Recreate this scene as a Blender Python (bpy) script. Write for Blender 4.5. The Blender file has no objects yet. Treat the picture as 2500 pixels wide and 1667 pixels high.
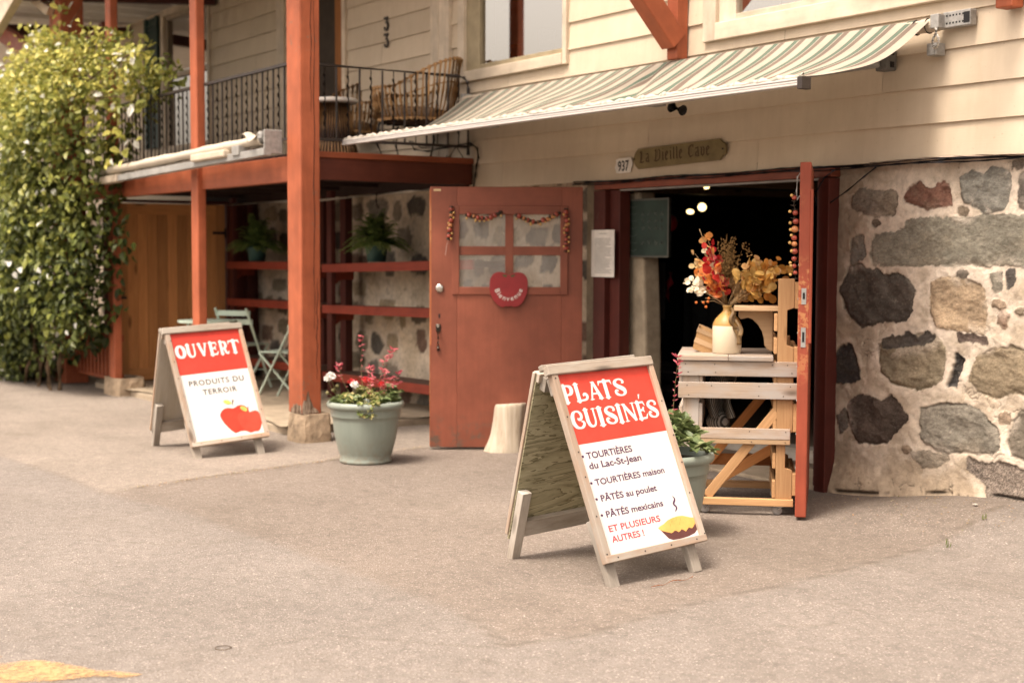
import bpy, math, random
import numpy as np
from mathutils import Vector, Matrix
rnd = random.Random(7)
S = bpy.context.scene
COL = S.collection

# ------------------------------------------------------------ camera, sky, sun
CAM = np.array([0., 0., 1.5])
YAW, PITCH, ROLL = math.radians(-55.77), math.radians(3.55), math.radians(-0.19)
FW = np.array([math.sin(YAW)*math.cos(PITCH), math.cos(YAW)*math.cos(PITCH), -math.sin(PITCH)])
_r = np.array([math.cos(YAW), -math.sin(YAW), 0.]); _d = np.cross(FW, _r)
RT = math.cos(ROLL)*_r+math.sin(ROLL)*_d
DN = -math.sin(ROLL)*_r+math.cos(ROLL)*_d
cd = bpy.data.cameras.new('camera'); cam = bpy.data.objects.new('camera', cd); COL.objects.link(cam)
cam.matrix_world = Matrix(((RT[0], -DN[0], -FW[0], CAM[0]), (RT[1], -DN[1], -FW[1], CAM[1]), (RT[2], -DN[2], -FW[2], CAM[2]), (0, 0, 0, 1)))
cd.sensor_width = 36.; cd.lens = 50.; cd.clip_start = .05; cd.clip_end = 2000
cd.dof.use_dof = True; cd.dof.focus_distance = 6.9; cd.dof.aperture_fstop = 2.0; cd.dof.aperture_blades = 7
S.camera = cam
SUN_EL, SUN_AZ = math.radians(65), math.radians(171)      # azimuth clockwise from +Y
to_sun = Vector((math.sin(SUN_AZ)*math.cos(SUN_EL), math.cos(SUN_AZ)*math.cos(SUN_EL), math.sin(SUN_EL)))
w = bpy.data.worlds.new('World'); S.world = w; w.use_nodes = True
wn = w.node_tree; bg = wn.nodes['Background']
sky = wn.nodes.new('ShaderNodeTexSky'); sky.sky_type = 'NISHITA'; sky.sun_disc = False
sky.sun_elevation = SUN_EL; sky.sun_rotation = SUN_AZ
sky.air_density = 1.0; sky.dust_density = 6.0; sky.ozone_density = 1.0
hs = wn.nodes.new('ShaderNodeHueSaturation'); hs.inputs['Saturation'].default_value = .25
mx = wn.nodes.new('ShaderNodeMix'); mx.data_type = 'RGBA'; mx.blend_type = 'MULTIPLY'; mx.inputs[0].default_value = 1.
wn.links.new(sky.outputs[0], hs.inputs['Color']); wn.links.new(hs.outputs[0], mx.inputs[6])
mx.inputs[7].default_value = (1.0, .89, .79, 1)             # hazy, warm white sky
wn.links.new(mx.outputs[2], bg.inputs[0]); bg.inputs[1].default_value = .15
sl = bpy.data.lights.new('sun', 'SUN'); sl.energy = 1.3; sl.angle = math.radians(12.); sl.color = (1., .89, .77)
so = bpy.data.objects.new('sun', sl); COL.objects.link(so); so.location = (0, -5, 12)
so.rotation_euler = (-to_sun).to_track_quat('-Z', 'Y').to_euler()
vs = S.view_settings; vs.view_transform = 'Standard'; vs.look = 'None'; vs.gamma = 1.; vs.exposure = 1.5
S.cycles.max_bounces = 8; S.cycles.caustics_reflective = False; S.cycles.caustics_refractive = False

def ray(x, y): return RT*((x-1250)/3472.)+DN*((y-833.5)/3472.)+FW
def at(x, y, ax, val):
    d = ray(x, y); return CAM+d*((val-CAM[ax])/d[ax])

# ------------------------------------------------------------ node helpers
class NT:
    def __init__(s, name, rough=.6, spec=.3):
        s.m = bpy.data.materials.new(name); s.m.use_nodes = True
        s.t = s.m.node_tree; s.b = s.t.nodes['Principled BSDF']
        s.b.inputs['Roughness'].default_value = rough; s.b.inputs['Specular IOR Level'].default_value = spec
    def n(s, t, **k):
        q = s.t.nodes.new(t)
        for a, b in k.items(): setattr(q, a, b)
        return q
    def l(s, a, b): s.t.links.new(a, b)
    def attr(s, name, out='Vector'): return s.n('ShaderNodeAttribute', attribute_name=name).outputs[out]
    def g(s): return s.attr('g')
    def mapv(s, v, sc=(1, 1, 1), loc=(0, 0, 0)):
        q = s.n('ShaderNodeMapping'); q.inputs['Scale'].default_value = sc; q.inputs['Location'].default_value = loc; s.l(v, q.inputs[0]); return q.outputs[0]
    def noise(s, v, scale, det=4, rough=.55, dist=0, out=0):
        q = s.n('ShaderNodeTexNoise'); q.inputs['Scale'].default_value = scale; q.inputs['Detail'].default_value = det
        q.inputs['Roughness'].default_value = rough; q.inputs['Distortion'].default_value = dist; s.l(v, q.inputs['Vector']); return q.outputs[out]
    def vor(s, v, scale, feature='F1', out=0):
        q = s.n('ShaderNodeTexVoronoi', feature=feature); q.inputs['Scale'].default_value = scale; s.l(v, q.inputs['Vector']); return q.outputs[out]
    def ramp(s, f, stops, interp='LINEAR'):
        q = s.n('ShaderNodeValToRGB'); cr = q.color_ramp; cr.interpolation = interp
        while len(cr.elements) < len(stops): cr.elements.new(.5)
        for e, (p, c) in zip(cr.elements, stops):
            e.position = p; e.color = (c, c, c, 1) if isinstance(c, (int, float)) else (*c, 1)
        s.l(f, q.inputs[0]); return q.outputs[0]
    def mix(s, f, a, b, blend='MIX'):
        q = s.n('ShaderNodeMix', data_type='RGBA', blend_type=blend)
        for i, x in ((0, f), (6, a), (7, b)):
            if isinstance(x, (int, float)): q.inputs[i].default_value = x if i == 0 else (x, x, x, 1)
            elif isinstance(x, tuple): q.inputs[i].default_value = (*x, 1)
            else: s.l(x, q.inputs[i])
        return q.outputs[2]
    def math(s, op, a, b=0.):
        q = s.n('ShaderNodeMath', operation=op)
        for i, x in ((0, a), (1, b)):
            if isinstance(x, (int, float)): q.inputs[i].default_value = x
            else: s.l(x, q.inputs[i])
        return q.outputs[0]
    def col(s, c):
        if isinstance(c, tuple): s.b.inputs['Base Color'].default_value = (*c, 1)
        else: s.l(c, s.b.inputs['Base Color'])
    def rough(s, r): s.l(r, s.b.inputs['Roughness'])
    def bump(s, h, st=.3, dist=.01):
        q = s.n('ShaderNodeBump'); q.inputs['Strength'].default_value = st; q.inputs['Distance'].default_value = dist
        s.l(h, q.inputs['Height']); s.l(q.outputs[0], s.b.inputs['Normal'])

def plain(name, c, rough=.6, spec=.3, var=.18, scale=9, bump=.15, metal=0, bd=.004):
    k = NT(name, rough, spec); g = k.g(); k.b.inputs['Metallic'].default_value = metal
    f = k.noise(g, scale, 6, .65); f2 = k.noise(g, scale*.13+.4, 3)
    hi = tuple(min(1, x*(1+var)) for x in c); lo = tuple(x*(1-var) for x in c)
    a = k.ramp(f, [(.3, lo), (.7, hi)]); b = k.ramp(f2, [(.3, 1-var*.6), (.7, 1.)])
    k.col(k.mix(1., a, b, 'MULTIPLY'))
    if bump: k.bump(k.noise(g, scale*6, 5), bump, bd)
    return k.m
def wood(name, light, dark, grey=None, gs=1., rough=.7, knots=True, bump=.35, tint=(.78, 1.12)):
    """grain runs along g.x"""
    k = NT(name, rough, .25); g = k.g(); r = k.attr('r', 'Fac')
    v = k.mapv(g, (1.6*gs, 26*gs, 26*gs)); f = k.noise(v, 1.6, 6, .6, 1.2)
    v2 = k.mapv(g, (6*gs, 160*gs, 160*gs)); f2 = k.noise(v2, 1., 4, .6)
    c = k.ramp(f, [(.28, dark), (.5, tuple((a+b)/2 for a, b in zip(light, dark))), (.72, light)])
    c = k.mix(.35, c, k.ramp(f2, [(.3, dark), (.7, light)]))
    if grey:
        gm = k.noise(k.mapv(g, (2.5, 9, 9)), 1.1, 5, .65); c = k.mix(k.ramp(gm, [(.38, 0), (.62, 1)]), c, grey)
    if knots:
        kd = k.vor(k.mapv(g, (2.2*gs, 7*gs, 7*gs)), 1.); c = k.mix(k.ramp(kd, [(.06, .75), (.16, 0)]), c, tuple(x*.35 for x in dark))
    tint = k.ramp(r, [(0, tint[0]), (1, tint[1])]); c = k.mix(1., c, tint, 'MULTIPLY'); k.col(c)
    k.bump(f2, bump, .002); return k.m
def paint(name, c, chip=(.16, .11, .08), amt=.1, rough=.55, dirt=.35, spec=.3):
    k = NT(name, rough, spec); g = k.g(); r = k.attr('r', 'Fac')
    f = k.noise(g, 5, 5, .6); f2 = k.noise(k.mapv(g, (1.2, 14, 14)), 2., 5, .65)
    a = k.ramp(f, [(.3, tuple(x*.78 for x in c)), (.7, tuple(min(1, x*1.15) for x in c))]); big2 = k.noise(k.mapv(g, (.35, 3, 3)), 2.2, 4, .6); a = k.mix(1., a, k.ramp(big2, [(.32, .80), (.68, 1.10)]), 'MULTIPLY')
    a = k.mix(k.ramp(f2, [(.35, dirt), (.6, 0)]), a, tuple(x*.62 for x in c))
    ch = k.noise(g, 26, 7, .72); big = k.noise(g, 1.7, 2)
    m = k.math('MULTIPLY', k.ramp(ch, [(.66-amt, 0), (.69-amt, 1)]), k.ramp(big, [(.52, 0), (.68, 1)]))
    a = k.mix(m, a, chip); a = k.mix(1., a, k.ramp(r, [(0, .88), (1, 1.06)]), 'MULTIPLY'); k.col(a)
    k.bump(k.math('SUBTRACT', f2, k.math('MULTIPLY', m, .6)), .3, .003); return k.m

# ------------------------------------------------------------ mesh builder
def nrm(v): v = np.asarray(v, float); return v/np.linalg.norm(v)
class MB:
    def __init__(s): s.v = []; s.f = []; s.g = []; s.r = []; s.mi = []
    def add(s, v, f, g=None, r=None, m=0):
        o = len(s.v); v = [tuple(map(float, p)) for p in v]; s.v += v
        s.g += [tuple(map(float, p)) for p in (g if g is not None else v)]
        s.r += [rnd.random() if r is None else r]*len(v) if not isinstance(r, list) else r
        s.f += [tuple(i+o for i in q) for q in f]; s.mi += [m]*len(f); return s
    def beam(s, p0, p1, w, h, up=(0, 0, 1), m=0, taper=1., r=None):
        p0 = np.array(p0, float); p1 = np.array(p1, float); a = nrm(p1-p0); L = np.linalg.norm(p1-p0)
        sd = np.cross(a, up)
        if np.linalg.norm(sd) < 1e-4: sd = np.cross(a, (0, 1, 0))
        sd = nrm(sd); u = np.cross(sd, a); v = []; g = []; o = np.array([rnd.uniform(-40, 40) for _ in range(3)])
        for i, t in ((0, 1.), (1, taper)):
            for (x, y) in ((-1, -1), (1, -1), (1, 1), (-1, 1)):
                v.append(p0+a*L*i+sd*x*w/2*t+u*y*h/2*t); g.append(o+np.array([L*i, x*w/2, y*h/2]))
        return s.add(v, [(3, 2, 1, 0), (4, 5, 6, 7), (0, 1, 5, 4), (1, 2, 6, 5), (2, 3, 7, 6), (3, 0, 4, 7)], g, r, m)
    def box(s, x0, x1, y0, y1, z0, z1, m=0, grain='z', r=None):
        c = [(x0+x1)/2, (y0+y1)/2, (z0+z1)/2]
        if grain == 'x': return s.beam((x0, c[1], c[2]), (x1, c[1], c[2]), y1-y0, z1-z0, (0, 0, 1), m, r=r)
        if grain == 'y': return s.beam((c[0], y0, c[2]), (c[0], y1, c[2]), x1-x0, z1-z0, (0, 0, 1), m, r=r)
        return s.beam((c[0], c[1], z0), (c[0], c[1], z1), x1-x0, y1-y0, (0, 1, 0), m, r=r)
    def tube(s, pts, rad, n=8, m=0, caps=True, r=None):
        pts = [np.array(p, float) for p in pts]; N = len(pts)
        rad = [rad]*N if isinstance(rad, (int, float)) else rad
        up = np.array([0.12, 0.31, .94]); v = []; g = []; L = 0; o = rnd.uniform(-30, 30)
        for i, p in enumerate(pts):
            t = nrm(pts[min(i+1, N-1)]-pts[max(i-1, 0)]); a = np.cross(t, up)
            if np.linalg.norm(a) < .05: a = np.cross(t, (1, 0, 0))
            a = nrm(a); b = np.cross(t, a); up = b if i else up
            if i: L += np.linalg.norm(p-pts[i-1])
            for k in range(n):
                th = 2*math.pi*k/n; v.append(p+(a*math.cos(th)+b*math.sin(th))*rad[i]); g.append((o+L, rad[i]*math.cos(th), rad[i]*math.sin(th)))
            up = b
        f = [(i*n+k, i*n+(k+1) % n, (i+1)*n+(k+1) % n, (i+1)*n+k) for i in range(N-1) for k in range(n)]
        if caps: f += [tuple(range(n-1, -1, -1)), tuple((N-1)*n+k for k in range(n))]
        return s.add(v, f, g, r, m)
    def lathe(s, prof, c=(0, 0, 0), n=36, m=0, wob=0.):
        v = []; ph = rnd.random()*6
        for (rr, z) in prof:
            for k in range(n):
                th = 2*math.pi*k/n; q = rr*(1+wob*math.sin(3*th+ph)+wob*.6*math.sin(7*th+ph*2)); v.append((c[0]+q*math.cos(th), c[1]+q*math.sin(th), c[2]+z))
        N = len(prof); f = [(i*n+k, i*n+(k+1) % n, (i+1)*n+(k+1) % n, (i+1)*n+k) for i in range(N-1) for k in range(n)]
        if prof[0][0] > 1e-5: f.append(tuple(range(n-1, -1, -1)))
        if prof[-1][0] > 1e-5: f.append(tuple((N-1)*n+k for k in range(n)))
        return s.add(v, f, None, None, m)
    def prism(s, o, u, v, poly, th, m=0, h0=0.):
        """flat polygon in the plane o,u,v pushed th along u x v, from h0"""
        o, u, v = (np.array(q, float) for q in (o, u, v)); n = nrm(np.cross(u, v)); k = len(poly)
        if sum(poly[i-1][0]*poly[i][1]-poly[i][0]*poly[i-1][1] for i in range(k)) < 0: poly = poly[::-1]
        p = [o+u*a+v*b+n*h0 for a, b in poly]+[o+u*a+v*b+n*(h0+th) for a, b in poly]
        f = [tuple(range(k-1, -1, -1)), tuple(range(k, 2*k))]+[(i, (i+1) % k, k+(i+1) % k, k+i) for i in range(k)]
        return s.add(p, f, None, None, m)
    def grid(s, nx, ny, fn, m=0, gf=None):
        v = [fn(i/nx, j/ny) for j in range(ny+1) for i in range(nx+1)]
        g = [gf(i/nx, j/ny) for j in range(ny+1) for i in range(nx+1)] if gf else None
        return s.add(v, [(j*(nx+1)+i, j*(nx+1)+i+1, (j+1)*(nx+1)+i+1, (j+1)*(nx+1)+i) for j in range(ny) for i in range(nx)], g, None, m)
    def ball(s, c, r, m=0, nu=10, nv=7, sq=1.):
        return s.lathe([(max(1e-6, r*math.sin(math.pi*j/nv)), -r*sq*math.cos(math.pi*j/nv)) for j in range(nv+1)], c, nu, m)
    def build(s, name, mats, parent=None, bevel=0, smooth=False, world=True, col=None, solid=0):
        me = bpy.data.meshes.new(name); v = s.v
        o = bpy.data.objects.new(name, me); COL.objects.link(o)
        if parent is not None:
            o.parent = parent
            if world:
                L = np.zeros(3); q = parent
                while q is not None: L += np.array(q.location); q = q.parent
                v = (np.array(v)-L).tolist()
        elif world and v:
            a = np.array(v); L = np.array([(a[:, 0].min()+a[:, 0].max())/2, (a[:, 1].min()+a[:, 1].max())/2, a[:, 2].min()])
            o.location = L; v = (a-L).tolist()
        me.from_pydata(v, [], s.f)
        ga = me.attributes.new('g', 'FLOAT_VECTOR', 'POINT'); ga.data.foreach_set('vector', np.array(s.g, float).ravel())
        ra = me.attributes.new('r', 'FLOAT', 'POINT'); ra.data.foreach_set('value', np.array(s.r, float))
        if col is not None:
            ca = me.attributes.new('c', 'FLOAT_COLOR', 'POINT'); ca.data.foreach_set('color', np.asarray(col, float).ravel())
        for m in (mats if isinstance(mats, (list, tuple)) else [mats]): me.materials.append(m)
        me.polygons.foreach_set('material_index', s.mi)
        if smooth: me.polygons.foreach_set('use_smooth', [True]*len(s.f))
        me.update()
        if solid:
            b = o.modifiers.new('solid', 'SOLIDIFY'); b.thickness = solid; b.offset = 0
        if bevel:
            b = o.modifiers.new('bevel', 'BEVEL'); b.width = bevel; b.segments = 2; b.limit_method = 'ANGLE'; b.angle_limit = math.radians(40)
        return o
def tag(o, label, cat, group=None, kind=None):
    o['label'] = label; o['category'] = cat
    if group: o['group'] = group
    if kind: o['kind'] = kind
    return o
def thing(name, label, cat, loc=(0, 0, 0), rz=0., group=None):
    o = bpy.data.objects.new(name, None); COL.objects.link(o); o.empty_display_size = .1
    o.location = loc; o.rotation_euler = (0, 0, rz); return tag(o, label, cat, group)
def struct(o): o['kind'] = 'structure'; return o
def copy_tree(o, parent=None):
    c = o.copy(); COL.objects.link(c)
    if parent is not None: c.parent = parent
    for ch in list(o.children): copy_tree(ch, c)
    return c

# ------------------------------------------------------------ leaves
def leaf_arrays(P, D, N, L, W, fold=.25, droop=.15):
    """P base points, D directions, N normals, all (n,3); L, W (n,)"""
    D = D/np.linalg.norm(D, axis=1)[:, None]; Sd = np.cross(D, N); Sd /= np.linalg.norm(Sd, axis=1)[:, None]+1e-9; U = np.cross(Sd, D)
    L = L[:, None]; W = W[:, None]
    rows = [P, P+D*L*.32-Sd*W*.5+U*W*fold, P+D*L*.72-Sd*W*.36+U*(W*fold*.7-L*droop*.4), P+D*L-U*L*droop, P+D*L*.72+Sd*W*.36+U*(W*fold*.7-L*droop*.4), P+D*L*.32+Sd*W*.5+U*W*fold]
    V = np.stack(rows, 1).reshape(-1, 3); n = len(P); b = np.arange(n)[:, None]*6
    F = np.concatenate([b+np.array([[0, 3, 2, 1]]), b+np.array([[0, 5, 4, 3]])], 0)
    return V, F
def add_leaves(mb, P, D, N, L, W, r, m=0, fold=.25, droop=.15):
    V, F = leaf_arrays(np.asarray(P, float), np.asarray(D, float), np.asarray(N, float), np.asarray(L, float), np.asarray(W, float), fold, droop)
    mb.add(V.tolist(), F.tolist(), None, np.repeat(np.asarray(r, float), 6).tolist(), m)
def leaf_mat(name, stops, trans=.35, rough=.45):
    k = NT(name, rough, .35); r = k.attr('r', 'Fac'); g = k.g()
    c = k.ramp(r, stops); c = k.mix(1., c, k.ramp(k.noise(g, 40, 3), [(.3, .8), (.7, 1.1)]), 'MULTIPLY'); k.col(c)
    tr = k.n('ShaderNodeBsdfTranslucent'); k.l(c, tr.inputs[0]); mx = k.n('ShaderNodeMixShader'); mx.inputs[0].default_value = trans
    k.l(k.b.outputs[0], mx.inputs[1]); k.l(tr.outputs[0], mx.inputs[2]); k.l(mx.outputs[0], k.t.nodes['Material Output'].inputs[0]); return k.m

# ------------------------------------------------------------ lettering
def text_polys(mb, s, fn, size=1., m=0, align='LEFT', bold=0., xs=1., track=1.):
    cu = bpy.data.curves.new('lettering', 'FONT'); cu.body = s; cu.align_x = align; cu.offset = bold; cu.space_character = track; cu.resolution_u = 3
    o = bpy.data.objects.new('lettering', cu); COL.objects.link(o); bpy.context.view_layer.update()
    e = o.evaluated_get(bpy.context.evaluated_depsgraph_get()); me = e.to_mesh()
    v = [fn(p.co.x*size*xs, p.co.y*size) for p in me.vertices]; f = [tuple(p.vertices) for p in me.polygons]
    e.to_mesh_clear(); bpy.data.objects.remove(o); bpy.data.curves.remove(cu)
    if v: mb.add(v, f, None, .5, m)
def text_width(s, bold=0., track=1.):
    xs = []
    text_polys(MB(), s, lambda x, y: (xs.append(x), (0, 0, 0))[1], 1., 0, 'LEFT', bold, 1., track); return max(xs)
CAPH = None
def cap_height():
    global CAPH
    if CAPH is None:
        ys = []; text_polys(MB(), 'H', lambda x, y: (ys.append(y), (0, 0, 0))[1]); CAPH = max(ys)
    return CAPH
def sdf_caps(X, Y, pts):
    d = np.full(X.shape, 9.)
    for (x0, y0, r0), (x1, y1, r1) in zip(pts[:-1], pts[1:]):
        dx, dy = x1-x0, y1-y0; L2 = dx*dx+dy*dy+1e-9
        t = np.clip(((X-x0)*dx+(Y-y0)*dy)/L2, 0, 1); d = np.minimum(d, np.hypot(X-x0-t*dx, Y-y0-t*dy)-(r0+(r1-r0)*t))
    return d
def smooth_path(pts, k=4):
    out = []; n = len(pts)
    for i in range(n-1):
        p0, p1, p2, p3 = (np.array(pts[max(0, min(n-1, j))]) for j in (i-1, i, i+1, i+2))
        for q in range(k):
            t = q/k; out.append(tuple(.5*(2*p1+(p2-p0)*t+(2*p0-5*p1+4*p2-p3)*t*t+(3*p1-p0-3*p2+p3)*t**3)))
    return out+[tuple(pts[-1])]
def stem(x, hw, y0=0., y1=1., s0=1, s1=1):
    q = [[(x, y0+.03, hw*.97), (x, y1-.03, hw*.97)]]
    if s0: q += [[(x-hw-.05, y0+.025, .025), (x+hw+.05, y0+.025, .025)], [(x-hw*.2, y0+.05, hw+.01), (x, y0+.14, hw)]][:1]
    if s1: q += [[(x-hw-.05, y1-.025, .025), (x+hw+.05, y1-.025, .025)]]
    return q
SP = smooth_path
_S = [SP([(.60, .72, .03), (.70, .76, .07), (.66, .88, .07), (.46, .955, .045), (.24, .88, .08), (.17, .73, .11), (.30, .58, .12), (.50, .46, .13), (.66, .32, .12), (.67, .16, .09), (.52, .05, .05), (.34, .05, .05), (.16, .14, .08), (.11, .28, .075), (.20, .36, .05), (.28, .30, .035)])]
_bowl = SP([(.26, .945, .05), (.45, .94, .055), (.62, .86, .10), (.67, .70, .12), (.60, .53, .10), (.44, .45, .055), (.26, .45, .045)])
_E = stem(.21, .12)+[[(.1, .945, .055), (.62, .945, .055), (.70, .76, .03)], [(.1, .055, .055), (.62, .055, .055), (.74, .26, .03)], SP([(.28, .50, .05), (.48, .53, .06), (.56, .62, .06), (.58, .66, .02)]), [(.5, .53, .05), (.57, .42, .04)]]
GL = {
 'P': (.77, stem(.20, .12)+[_bowl]),
 'R': (.90, stem(.20, .12)+[_bowl, SP([(.36, .45, .06), (.52, .36, .09), (.57, .18, .10), (.68, .06, .07), (.82, .07, .06), (.88, .18, .035)])]),
 'L': (.86, stem(.22, .12)+[SP([(.12, .055, .055), (.55, .055, .055), (.74, .12, .07), (.79, .26, .085), (.70, .38, .08), (.58, .36, .06), (.57, .28, .03)])]),
 'A': (.94, [[(.11, .03, .055), (.40, .96, .06)], [(.46, .93, .09), (.77, .06, .12)], [(.24, .33, .045), (.64, .33, .045)], [(.0, .025, .025), (.26, .025, .025)], [(.60, .025, .025), (.94, .025, .025)], [(.28, .975, .025), (.52, .975, .025)]]),
 'T': (.92, stem(.46, .12, 0, 1, 1, 0)+[[(.08, .94, .06), (.84, .94, .06)], [(.08, .94, .055), (.02, .74, .02)], [(.84, .94, .055), (.90, .74, .02)]]),
 'S': (.82, _S),
 'C': (.88, [SP([(.50, .60, .02), (.50, .52, .05), (.60, .50, .075), (.73, .60, .08), (.74, .78, .085), (.62, .92, .06), (.44, .955, .045), (.26, .86, .09), (.15, .62, .13), (.15, .38, .13), (.27, .15, .10), (.48, .05, .05), (.68, .09, .07), (.81, .24, .08), (.78, .37, .06), (.68, .38, .03)])]),
 'U': (.87, [SP([(.18, .97, .12), (.18, .6, .12), (.18, .34, .12), (.26, .13, .10), (.44, .045, .055), (.60, .11, .06), (.69, .32, .06), (.70, .65, .058), (.70, .97, .058)]), [(.01, .975, .025), (.35, .975, .025)], [(.57, .975, .025), (.83, .975, .025)]]),
 'I': (.36, stem(.18, .12)),
 'N': (.90, [[(.14, .03, .05), (.14, .97, .05)], [(.15, .92, .10), (.74, .08, .10)], [(.76, .03, .05), (.76, .97, .05)], [(.02, .025, .025), (.27, .025, .025)], [(0, .975, .025), (.24, .975, .025)], [(.63, .975, .025), (.89, .975, .025)], [(.66, .02, .03), (.80, .02, .03)]]),
 'E': (.75, _E),
 'V': (.86, [[(.14, .95, .11), (.42, .10, .10)], [(.72, .95, .065), (.45, .08, .06)], [(0, .975, .025), (.30, .975, .025)], [(.58, .975, .025), (.86, .975, .025)]]),
 'O': (.86, [SP([(.43+.30*math.cos(t), .5+.43*math.sin(t), .065+.06*abs(math.cos(t))) for t in [math.pi*2*i/16 for i in range(17)]], 2)]),
 "'": (.25, [[(.05, 0, .03), (.16, .12, .065)]]),
}
BL = {   # broad-nib letters for the old plaque: (width, strokes)
 'L': (.75, [[(.25, 1.25, .07), (.22, .15, .09)], [(.05, .05, .06), (.45, .02, .08), (.7, .12, .03)], [(.42, 1.2, .04), (.38, .3, .03)], [(.08, 1.1, .05), (.25, 1.25, .06)]]),
 'a': (.6, [[(.1, .85, .06), (.4, .95, .06), (.45, .1, .09), (.55, 0, .05)], [(.42, .55, .04), (.12, .4, .07), (.12, .12, .08), (.35, .02, .05)]]),
 'V': (.95, [[(.08, 1.1, .05), (.28, 1.25, .07), (.22, .2, .1)], [(.0, .1, .06), (.3, .0, .08), (.6, .1, .06)], [(.5, 1.2, .04), (.45, .3, .03)], [(.66, 1.25, .06), (.82, 1.0, .08), (.78, .3, .08), (.55, .05, .05)]]),
 'i': (.32, [[(.08, .92, .06), (.16, .85, .08), (.16, .12, .09), (.28, .02, .05)], [(.14, 1.22, .06), (.2, 1.28, .05)]]),
 'e': (.55, [[(.45, .15, .04), (.25, .0, .07), (.12, .2, .09), (.12, .75, .09), (.3, .95, .06), (.45, .75, .07), (.18, .45, .03)]]),
 'l': (.32, [[(.08, 1.3, .05), (.16, 1.2, .08), (.16, .12, .09), (.28, .02, .05)]]),
 'C': (.85, [[(.75, 1.1, .05), (.5, 1.28, .07), (.2, 1.05, .1), (.14, .4, .1), (.35, .03, .08), (.72, .18, .04)], [(.45, 1.15, .04), (.42, .35, .03)], [(.75, 1.28, .05), (.72, 1.0, .06)]]),
 'v': (.6, [[(.06, .92, .06), (.16, .85, .08), (.16, .15, .09), (.32, 0, .06), (.48, .2, .08), (.48, .75, .08), (.36, .95, .05)]]),
 ' ': (.45, []),
}
def glyph(mb, strokes, fn, wid, y0=-.06, y1=1.06, res=.03, m=0):
    xs = np.arange(-.1, wid+.12, res); ys = np.arange(y0, y1+res, res); X, Y = np.meshgrid(xs, ys)
    d = np.full(X.shape, 9.)
    for p in strokes: d = np.minimum(d, sdf_caps(X, Y, p))
    cache = {}; V = []; F = []
    def vid(k, x, y):
        if k not in cache: cache[k] = len(V); V.append(fn(x, y))
        return cache[k]
    ny, nx = d.shape
    for j in range(ny-1):
        for i in range(nx-1):
            c = [(i, j), (i+1, j), (i+1, j+1), (i, j+1)]; val = [d[b, a] for a, b in c]
            if min(val) >= 0: continue
            poly = []
            for q in range(4):
                a, b = c[q], c[(q+1) % 4]; va, vb = val[q], val[(q+1) % 4]
                if va < 0: poly.append(vid(a, xs[a[0]], ys[a[1]]))
                if (va < 0) != (vb < 0):
                    t = va/(va-vb); poly.append(vid((min(a, b), max(a, b)), xs[a[0]]+(xs[b[0]]-xs[a[0]])*t, ys[a[1]]+(ys[b[1]]-ys[a[1]])*t))
            if len(poly) > 2: F.append(tuple(poly))
    mb.add(V, F, None, .5, m)

# ============================================================ materials
RED = (.385, .104, .046)
M = {}
M['red'] = paint('red_paint', RED, (.20, .12, .08), .07)
M['red_door'] = paint('red_door_paint', (.24, .066, .036), (.15, .07, .05), .06, .5, .25)
M['red_leaf'] = paint('worn_red_paint', (.33, .07, .036), (.46, .20, .08), .15, .55)
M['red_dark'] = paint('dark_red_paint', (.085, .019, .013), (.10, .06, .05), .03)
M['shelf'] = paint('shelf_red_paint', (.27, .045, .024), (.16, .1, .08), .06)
M['cream_trim'] = paint('cream_trim', (.62, .52, .40), (.45, .36, .27), .06, .6, .15)
M['tan_trim'] = plain('tan_trim', (.33, .27, .17), .6)
M['white_paint'] = plain('white_paint', (.74, .70, .64), .5)
M['green_shutter'] = plain('green_shutter', (.02, .055, .045), .5)
M['iron'] = plain('dark_iron', (.035, .026, .022), .5, .4)
M['black'] = plain('black', (.012, .011, .011), .5)
M['alu'] = plain('white_aluminium', (.50, .47, .44), .35, .5, .06)
M['grey_metal'] = plain('grey_metal', (.30, .29, .27), .45, .5, .2)
M['steel'] = plain('steel', (.62, .58, .53), .25, .5, .1, metal=1.)
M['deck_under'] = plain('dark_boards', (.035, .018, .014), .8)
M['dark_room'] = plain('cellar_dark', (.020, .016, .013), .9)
M['pine'] = wood('pine', (.54, .325, .16), (.36, .195, .085), None)
M['pale_pine'] = wood('pale_pine', (.55, .385, .235), (.39, .25, .13), None)
M['pallet'] = wood('weathered_pallet', (.50, .385, .29), (.26, .185, .13), (.40, .355, .315))
M['sign_wood'] = wood('weathered_sign_frame', (.50, .35, .25), (.30, .195, .13), (.43, .375, .315))
M['grey_wood'] = wood('grey_wood', (.36, .315, .26), (.22, .185, .15), (.42, .38, .33))
M['brown_door'] = wood('stained_wood', (.66, .31, .115), (.45, .19, .066), None, .8, tint=(.66, 1.28))
M['orange_wood'] = wood('varnished_wood', (.42, .17, .05), (.25, .09, .025), None)
k = NT('plywood', .75, .2); g = k.g()
f = k.noise(k.mapv(g, (7.5, .9, 15)), 1.3, 5, .6, .7); f = k.math('FRACT', k.math('MULTIPLY', f, 9.))
k.col(k.mix(.88, k.ramp(k.noise(g, 3, 3), [(.3, (.33, .30, .19)), (.7, (.42, .38, .25))]), k.ramp(f, [(0, (.10, .085, .04)), (.28, (.30, .275, .175)), (1, (.44, .40, .27))]))); k.bump(f, .2, .002); M['plywood'] = k.m
M['ivory_board'] = wood('faded_panel', (.55, .49, .40), (.40, .35, .28), (.52, .48, .42))

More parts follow.
